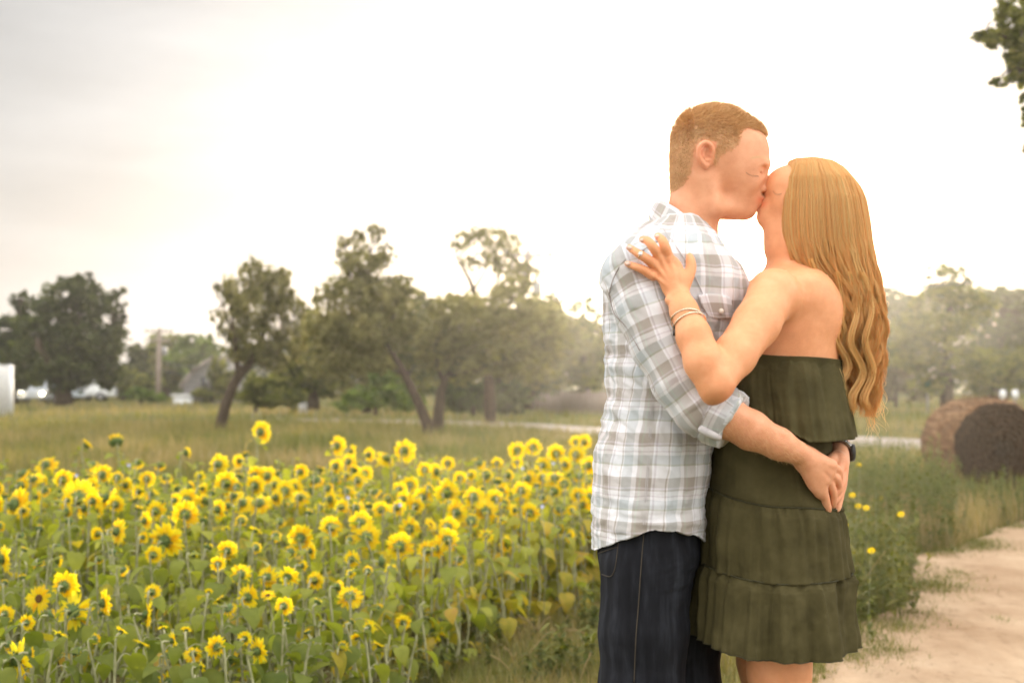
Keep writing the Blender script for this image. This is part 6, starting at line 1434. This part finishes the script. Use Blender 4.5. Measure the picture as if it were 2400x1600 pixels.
# ---- dress: lofted rings, each ring closed round the body
NTH = 360
th = np.arange(NTH)*2*math.pi/NTH        # 0 = right (her back), pi/2 = near side, pi = left (her front), 3pi/2 = far
def ringlevel(L, Nn, Rr, Fa):
    """height (v) round the ring: left, near, right, far"""
    c = np.cos(th); s = np.sin(th)
    wR = np.clip(c, 0, 1)**2; wL = np.clip(-c, 0, 1)**2; wN = np.clip(s, 0, 1)**2; wF = np.clip(-s, 0, 1)**2
    return wR*Rr+wL*L+wN*Nn+wF*Fa
def near_fix(v, w): f = (FPX+w)/FPX; return HOR+(v-HOR)*f
def tier(rows, nt, ruffle, seed, a_low=1.0, ncyc=34, top_amp=.2, gather=1.0):
    """rows: list of (levels(4), left u, right u, depth half, centre w)"""
    r_ = np.random.default_rng(seed)
    lev = np.array([ringlevel(*r[0]) for r in rows]); Lu = np.array([r[1] for r in rows], float); Ru = np.array([r[2] for r in rows], float); Bw = np.array([r[3] for r in rows], float)
    t = np.linspace(0, 1, nt); kx = np.linspace(0, 1, len(rows))
    lv = np.stack([np.interp(t, kx, lev[:, j]) for j in range(NTH)], 1)
    def smooth(y): return catmull(np.stack([y, y, y], 1), nt)[:, 0] if len(y) > 2 else np.interp(t, kx, y)
    Lk, Rk, Bk = smooth(Lu), smooth(Ru), smooth(Bw)
    # folds: phase-jittered waves that fan out from the seam
    ph = np.zeros((nt, NTH)); base = np.zeros(NTH)
    X = np.stack([np.cos(th)*3, np.sin(th)*3, th*0+seed], 1)
    warp = fbm(X*1.2, 2)*1.3
    fine = np.sin(th*ncyc+warp*7)*.5+np.sin(th*ncyc*.53+warp*11+2)*.5
    big = fbm(np.stack([np.cos(th)*4.2, np.sin(th)*4.2, th*0+seed*3.1], 1), 2)*1.5+.35*np.sin(th*13+warp*5)
    tt = t[:, None]
    drift = fbm(np.stack([np.repeat(np.cos(th)[None]*5, nt, 0).ravel(), np.repeat(np.sin(th)[None]*5, nt, 0).ravel(), (np.repeat(t[:, None]*2.4, NTH, 1)+seed).ravel()], 1), 3).reshape(nt, NTH)
    # irregular gathers: ridges that start at the seam and run out or widen towards the hem
    nr = int(ncyc*1.5); tk = r_.uniform(0, 2*math.pi, nr); sk = r_.uniform(.018, .05, nr); ak = r_.uniform(.4, 1.0, nr)*np.where(r_.random(nr) < .35, -1, 1); Lk_ = r_.uniform(.35, 1.6, nr); dk = r_.normal(0, .06, nr); gk = r_.uniform(.4, 1.6, nr)
    rid = np.zeros((nt, NTH))
    for q in range(nr):
        dth = np.angle(np.exp(1j*(th[None]-(tk[q]+dk[q]*tt))))
        sg_ = sk[q]*(1+gk[q]*tt); rid += ak[q]*np.exp(-(dth/sg_)**2)*np.clip((Lk_[q]-tt)/.35, 0, 1)*(.35+.65*np.clip(tt*5+.15, 0, 1))
    disp = ruffle*gather*.55*rid+ruffle*(top_amp+(1-top_amp)*tt**.8)*(big[None]*(.30+.55*tt)+drift*.35)
    a = (Rk-Lk)[:, None]/2; c = (Rk+Lk)[:, None]/2; b = Bk[:, None]
    ex = 2.25
    cs, sn = np.cos(th)[None], np.sin(th)[None]
    rr = (np.abs(cs)**ex+np.abs(sn)**ex)**(-1/ex)
    U = c+(a*rr+disp)*cs; Wd = -(b*rr+disp)*sn
    V = np.stack([U, lv+0*U, Wd], -1)
    return V
def grid_quads(nt, n=NTH):
    i = (np.arange(nt-1)*n)[:, None]; j = np.arange(n)[None]; jn = (j+1) % n
    return np.stack([i+j, i+jn, i+n+jn, i+n+j], -1).reshape(-1, 4)
def dress_part(name, V, parent, th_=2.2, push=None):
    nt = V.shape[0]; q = grid_quads(nt); Vf = V.reshape(-1, 3)
    n = vnormals(Vf, q)
    if np.mean(n[:, 2]*np.sign(Vf[:, 2]+1e-6)) < 0: n = -n; q = q[:, ::-1]
    wr2 = fbm(np.stack([Vf[:, 0]/38, Vf[:, 1]/22, Vf[:, 2]/38], 1), 3)*.7
    Vf = Vf+n*wr2[:, None]
    Vf = push_out(Vf) if push is None else push(Vf)
    inner = Vf-n*th_
    m = len(Vf); e = np.arange(NTH); en = (e+1) % NTH; last = (nt-1)*NTH
    Qs = [q, q[:, ::-1]+m, np.stack([last+e, last+en, last+en+m, last+e+m], 1), np.stack([en, e, e+m, en+m], 1)]
    return solid(name, np.concatenate([Vf, inner]), np.concatenate(Qs), M_olive, woman) if parent is None else setp(solid(name, np.concatenate([Vf, inner]), np.concatenate(Qs), M_olive, woman), parent)
def setp(o, p): o.parent = p; return o
def push_out(X, m=5.0):
    X = np.array(X)
    for _ in range(3):
        d = wf(X); g_ = grad(wf, X); k = np.clip(m-d, 0, 40)*(d < m)*(X[:, 1] > 800); k = np.minimum(k, 26); X = X+g_*k[:, None]
    return X
# seams: levels given as (left, near, right, far) rows of the frame; the near side is moved onto its true depth
def LV(L, Nn, Rr, b, F=None): return (L, near_fix(Nn, -b), Rr, near_fix(F if F is not None else (L+Rr)/2, b))
body_ = tier([(LV(822, 836, 850, 142), 1698, 1966, 146, 0), (LV(900, 915, 925, 140), 1690, 1956, 142, 0), (LV(1000, 1020, 1020, 146), 1678, 1944, 144, 0), (LV(1060, 1085, 1085, 155), 1664, 1950, 154, 0), (LV(1139, 1190, 1194, 172), 1654, 1972, 172, 0)], 60, 2.0, 5, ncyc=20)
dress = dress_part('dress', body_, None)
t1 = tier([(LV(1137, 1189, 1193, 176), 1651, 1966, 174, 0), (LV(1160, 1215, 1215, 184), 1646, 1972, 184, 0), (LV(1240, 1290, 1275, 194), 1640, 1980, 194, 0), (LV(1312, 1370, 1334, 202), 1637, 1985, 202, 0)], 60, 13, 7, ncyc=44, top_amp=.35)
tier1 = dress_part('skirt_tier', t1, dress)
t2 = tier([(LV(1310, 1369, 1333, 204), 1636, 1985, 203, 0), (LV(1332, 1392, 1352, 214), 1628, 1988, 212, 0), (LV(1400, 1460, 1420, 222), 1622, 1990, 220, 0), (LV(1476, 1553, 1500, 232), 1616, 1996, 228, 0)], 64, 19.0, 9, ncyc=50, top_amp=.3)
tier2 = dress_part('skirt_tier', t2, dress)
def fl_push(X):
    X = push_out(X, 7)
    # rests over his forearm and wrist
    for _ in range(2):
        d = mh(X); g_ = grad(mh, X); sel = (X[:, 2] < -40) & (X[:, 0] > K(1800, 900, -200)[0]); k = np.clip(6-d, 0, 30)*sel; X = X+g_*np.minimum(k, 24)[:, None]
        X[:, 2] -= np.where(sel & (d < 10), 4, 0)
    return X
t0 = tier([(LV(820, 834, 848, 143), 1697, 1965, 143, 0), (LV(850, 868, 880, 153), 1692, 1974, 153, 0), (LV(880, 950, 950, 178), 1690, 1984, 176, 0), (LV(905, 1036, 1022, 196), 1690, 1996, 200, 0)], 56, 8.0, 12, ncyc=30, top_amp=.1, gather=.6)
fl = dress_part('flounce', t0, dress, push=fl_push)
def ring_line(T, row, name, r, mat, par, out=1.0):
    p = T[row]; p = np.vstack([p, p[:1]]); c = p.mean(0); o_ = p-c; o_[:, 1] = 0; o_ /= np.linalg.norm(o_, axis=1)[:, None]; p = p+o_*out
    m = MB(); m.tube(W(p)-woman_loc, r, 5, cap=False); o = m.build(name, mat, woman); o.parent = par; return o
ring_line(t1, 0, 'seam', .0016, M_olive_seam, dress, 1.5)
ring_line(t2, 0, 'seam', .0016, M_olive_seam, dress, 1.5)
ring_line(t2, -1, 'hem', .0013, M_olive_seam, tier2, 0)

# ---- long hair: every strand is led down by the same outline rows
#            v,   left, right, near half-depth
HR = np.array([(372, 1850, 1950, 6), (392, 1842, 1982, 46), (425, 1836, 2004, 78), (470, 1830, 2020, 92), (520, 1826, 2030, 94), (570, 1830, 2036, 92), (620, 1846, 2044, 90), (665, 1880, 2056, 88), (710, 1908, 2060, 84),
               (760, 1926, 2060, 78), (820, 1944, 2056, 70), (880, 1962, 2052, 58), (930, 1980, 2046, 44), (965, 1998, 2040, 30)], float)
PA = np.array([(0, 1848, 378), (.2, 1866, 371), (.45, 1905, 368), (.7, 1950, 375), (.85, 1978, 392), (1, 1996, 412)], float)
def hair_point(al, t, side, rho):
    """al 0..1 front to back, t 0..1 from the parting down"""
    al = al+0*t; t = t+0*al
    pu_ = np.interp(al, PA[:, 0], PA[:, 1]); pv_ = np.interp(al, PA[:, 0], PA[:, 2])
    v = pv_+t*(965-pv_)
    L = np.interp(v, HR[:, 0], HR[:, 1]); Rr = np.interp(v, HR[:, 0], HR[:, 2]); b = np.interp(v, HR[:, 0], HR[:, 3])
    c = (L+Rr)/2; a = (Rr-L)/2
    uu = c-a*np.cos(math.pi*al)*rho; ww = b*np.maximum(np.sin(math.pi*al), .0)**.7
    b0 = np.clip((v-pv_)/78, 0, 1); bl = np.sqrt(np.clip(1-(1-b0)**2, 0, 1))
    uu = pu_+(uu-pu_)*np.clip(b0*1.6, 0, 1)**.8
    ww = -side*(92*np.maximum(np.sin(math.pi*np.clip(al*.8+.14, 0, 1)), 0)*bl*(1-b0)+ww*b0)*rho
    front = np.clip(1-al/.22, 0, 1)*np.clip((v-400)/60, 0, 1)*np.clip((680-v)/80, 0, 1)
    return uu, v, ww-side*front*34
def hair_paths(n, m, lo=.82, hi=1.04, near=.78, tmin=.55):
    al = rng.beta(1.15, 1.0, n); side = np.where(rng.random(n) < near, 1.0, -1.0); rho = rng.uniform(lo, hi, n)
    ncl = 150; cl_al = rng.random(ncl); cl_ph = rng.uniform(0, 6.28, (ncl, 3)); cl_f = rng.uniform(4.5, 8.5, ncl); cl_a = rng.uniform(8, 22, ncl); cl_end = rng.uniform(.72, 1.0, ncl); cl_side = np.where(rng.random(ncl) < near, 1.0, -1.0)
    cid = np.zeros(n, int)
    for k in range(n): cand = np.abs(cl_al-al[k])+(cl_side != side[k])*5; cid[k] = np.argsort(cand)[rng.integers(0, 2)]
    T = np.linspace(0, 1, m)
    end = np.clip(cl_end[cid]+rng.normal(0, .06, n)-(1-al)*.12, .5, 1.02)
    t = T[None]*end[:, None]
    pull = np.clip((t-.35)/.5, 0, 1)*.55
    A = al[:, None]*(1-pull)+cl_al[cid][:, None]*pull
    Rho = rho[:, None]*(1-pull*.25)+.25*pull*(.9+.12*np.sin(cl_ph[cid, 0]))[:, None]
    uu, vv, ww = hair_point(A, t, side[:, None], Rho)
    wa = np.clip((t-.32)/.45, 0, 1)*cl_a[cid][:, None]
    uu = uu+wa*np.sin(t*cl_f[cid][:, None]*6.28*.55+cl_ph[cid, 1][:, None]+rng.normal(0, .35, n)[:, None])
    ww = ww+wa*.8*np.cos(t*cl_f[cid][:, None]*6.28*.55+cl_ph[cid, 2][:, None])
    j = perlin(np.stack([(uu/60).ravel(), (vv/80).ravel(), np.repeat(al*40, m)], 1)).reshape(n, m)*np.clip((t-.2)/.4, .22, 1)*7
    uu = uu+j
    return np.stack([uu, vv+0*uu, ww], -1), al, cid, side
# dense under-layer
nt_, na = 56, 72
al = np.concatenate([np.linspace(0, 1, na//2), np.linspace(1, 0, na//2)]); sd = np.concatenate([np.ones(na//2), -np.ones(na//2)])
Tt = np.linspace(0.005, .955, nt_)
uu, vv, ww = hair_point(al[None]*np.ones((nt_, 1)), Tt[:, None], sd[None], .92-.22*np.clip((Tt[:, None]-.45)/.3, 0, 1))
BV = np.stack([uu, vv+0*uu, ww], -1)
rough = fbm(np.stack([(al[None]*26+0*vv).ravel(), (vv/130+0*uu).ravel(), (sd[None]*5+0*uu).ravel()], 1), 3).reshape(nt_, na)
BV[..., 2] += rough*2.5*sd[None]; BV[..., 0] += rough*4
q_ = (np.arange(nt_-1)*na)[:, None]+np.arange(na)[None]; jn2 = (np.arange(na-1))
Qh = np.stack([(np.arange(nt_-1)*na)[:, None]+np.arange(na)[None], (np.arange(nt_-1)*na)[:, None]+(np.arange(na)[None]+1) % na, (np.arange(nt_-1)*na+na)[:, None]+(np.arange(na)[None]+1) % na, (np.arange(nt_-1)*na+na)[:, None]+np.arange(na)[None]], -1).reshape(-1, 4)
Bf = BV.reshape(-1, 3)
cap_c = BV[0].mean(0)-np.array([0, 2, 0]); cap_b = BV[-1].mean(0)+np.array([0, 12, 0]); k0 = len(Bf)
Th = [[k0, (i+1) % na, i] for i in range(na)]+[[k0+1, (nt_-1)*na+i, (nt_-1)*na+(i+1) % na] for i in range(na)]
Bf = np.vstack([Bf, cap_c, cap_b])
hair_w = mk('hair', W(Bf)-woman_loc, Qh, Th, M_hair_w, woman, True, {'tint': np.clip(.28+.22*fbm(np.stack([Bf[:, 0]/7, Bf[:, 1]/160, Bf[:, 2]/7], 1), 2), 0, 1)})
pts, al_, cid_, side_ = hair_paths(15000, 34)
tint = np.clip(.5+.12*np.sin(cid_*1.7)+rng.normal(0, .28, len(al_)), 0, 1)
s_ = strands('strands', W(pts.reshape(-1, 3)).reshape(pts.shape), .00045, M_hair_w, woman, tint); s_.parent = hair_w; s_['kind'] = 'stuff'
# flyaways and loose curls at the back edge and in front of the shoulder
nf = 420
y0 = rng.uniform(560, 930, nf); x0 = np.interp(y0, HR[:, 0], HR[:, 2])-rng.uniform(0, 14, nf); tt = np.linspace(0, 1, 16)
ln = rng.uniform(30, 110, nf); am = rng.uniform(4, 20, nf); fq = rng.uniform(.6, 1.6, nf); ph = rng.uniform(0, 6.28, nf)
px_ = x0[:, None]+tt[None]*rng.normal(6, 8, nf)[:, None]+am[:, None]*np.sin(tt[None]*fq[:, None]*6.28+ph[:, None])*tt[None]
py_ = y0[:, None]+tt[None]*ln[:, None]
pw_ = rng.uniform(-40, 40, nf)[:, None]+am[:, None]*np.cos(tt[None]*fq[:, None]*6.28+ph[:, None])*tt[None]
F_ = np.stack([px_, py_, pw_], -1)
f_ = strands('loose_strands', W(F_.reshape(-1, 3)).reshape(F_.shape), .00055, M_hair_w, woman, rng.uniform(.6, 1, nf)); f_.parent = hair_w; f_['kind'] = 'stuff'  # lighter tint paints the backlit rim glow into these strands
# curls that fall forward of the shoulder blade
cur = []
for base_, n_ in (([(1918, 640), (1925, 690), (1912, 688), (1940, 720), (1958, 760), (1960, 800), (1940, 795)], 90), ([(1935, 650), (1930, 720), (1950, 770), (1990, 830), (1985, 880), (1965, 870)], 90),
                  ([(1900, 610), (1915, 660), (1935, 700), (1970, 745), (1980, 800), (1955, 840), (1975, 900), (1985, 955)], 120), ([(1990, 640), (2010, 720), (1995, 800), (2025, 870), (2000, 930), (2008, 962)], 120),
                  ([(1960, 640), (1975, 720), (1960, 790), (1990, 850), (1970, 905), (1985, 950)], 110), ([(2020, 640), (2045, 720), (2030, 800), (2050, 870), (2030, 930), (2040, 958)], 110)):
    c = catmull(base_, 26); w0 = -rng.uniform(88, 100)
    for _ in range(n_):
        o = rng.normal(0, 4.2, 3); spread = .5+np.linspace(0, 1, 26)*.6
        pth = np.stack([K(a, b, w0+10*math.sin(k*.5)) for k, (a, b) in enumerate(c)]); cur.append(pth+o[None]*spread[:, None]+np.array([0, 0, 1])*np.linspace(0, 25, 26)[:, None])
cur = np.array(cur)
c_ = strands('curls', W(cur.reshape(-1, 3)).reshape(cur.shape), .0006, M_hair_w, woman, np.clip(rng.normal(.7, .2, len(cur)), 0, 1)); c_.parent = hair_w; c_['kind'] = 'stuff'
print('woman done')

ne_ = 22; lp = catmull([(1812, 446), (1817, 453), (1825, 455), (1832, 452)], ne_); lp = hit(wf, lp[:, 0], lp[:, 1], out=.2)
dv = np.stack([np.full(ne_, -1.5), np.full(ne_, 4.0), np.full(ne_, -3.0)], 1)
strands('eyelash', W((lp[:, None]+dv[:, None]*np.linspace(0, 1, 3)[None, :, None]).reshape(-1, 3)).reshape(ne_, 3, 3), .00016, M_lash, woman, rng.uniform(.2, .6, ne_))
# far wood that closes the horizon
tree_far = []
def far_wood(label, n, Y, pxs, tops, mat, lsize, seed):
    r_ = np.random.default_rng(seed); px = r_.uniform(pxs[0], pxs[-1], n); top = np.interp(px, pxs, tops)+14*perlin(np.stack([px/38, px*0+seed, px*0], 1))+6*perlin(np.stack([px/11, px*0, px*0], 1))
    top += 0; py = top+(945-top)*r_.random(n)**1.3; Yv = Y+r_.uniform(-4, 10, n); c = np.stack([(px-1200)/FPX*Yv, Yv, np.maximum(CAM_H-(py-HOR)/FPX*Yv, .05)], 1)
    M = rotm(r_.uniform(0, 6.28, n), r_.normal(0, .8, n), r_.normal(0, .8, n))*(lsize*r_.uniform(.6, 1.4, n))[:, None, None]
    V, Q_, _ = stamp(LT*np.array([1, 1.6, 1]), LQ, M, c); cl = .5+.45*fbm(c/3.0, 2)+r_.normal(0, .1, n)
    o = mk('far_wood', V, Q_, None, mat, None, False, {'tint': np.repeat(np.clip(cl, 0, 1), 4)}); tag(o, label, kind='stuff')
far_wood('distant wood closing the field', 34000, 135, [-250, 300, 480, 700, 1000, 1300, 1420, 1700, 2000, 2100, 2300, 2650], [850, 860, 820, 800, 780, 770, 770, 750, 720, 690, 680, 670], M_cr_dark, .62, 31)
# air: sun-lit haze round the camera and everything in the place
hb_ = MB(); hb_.box((20, 190, 8.5), (700, 400, 20.0)); haze = hb_.build('haze', None, None, False)
hm2 = bpy.data.materials.new('haze_air'); hm2.use_nodes = True; ht = hm2.node_tree; ht.nodes.clear()
ho = ht.nodes.new('ShaderNodeOutputMaterial'); pv = ht.nodes.new('ShaderNodeVolumePrincipled')
pv.inputs['Color'].default_value = (.96, .95, .93, 1); pv.inputs['Density'].default_value = HAZE_D; pv.inputs['Anisotropy'].default_value = HAZE_G
ht.links.new(pv.outputs[0], ho.inputs['Volume']); haze.data.materials.append(hm2); tag(haze, kind='stuff')
print('haze done')
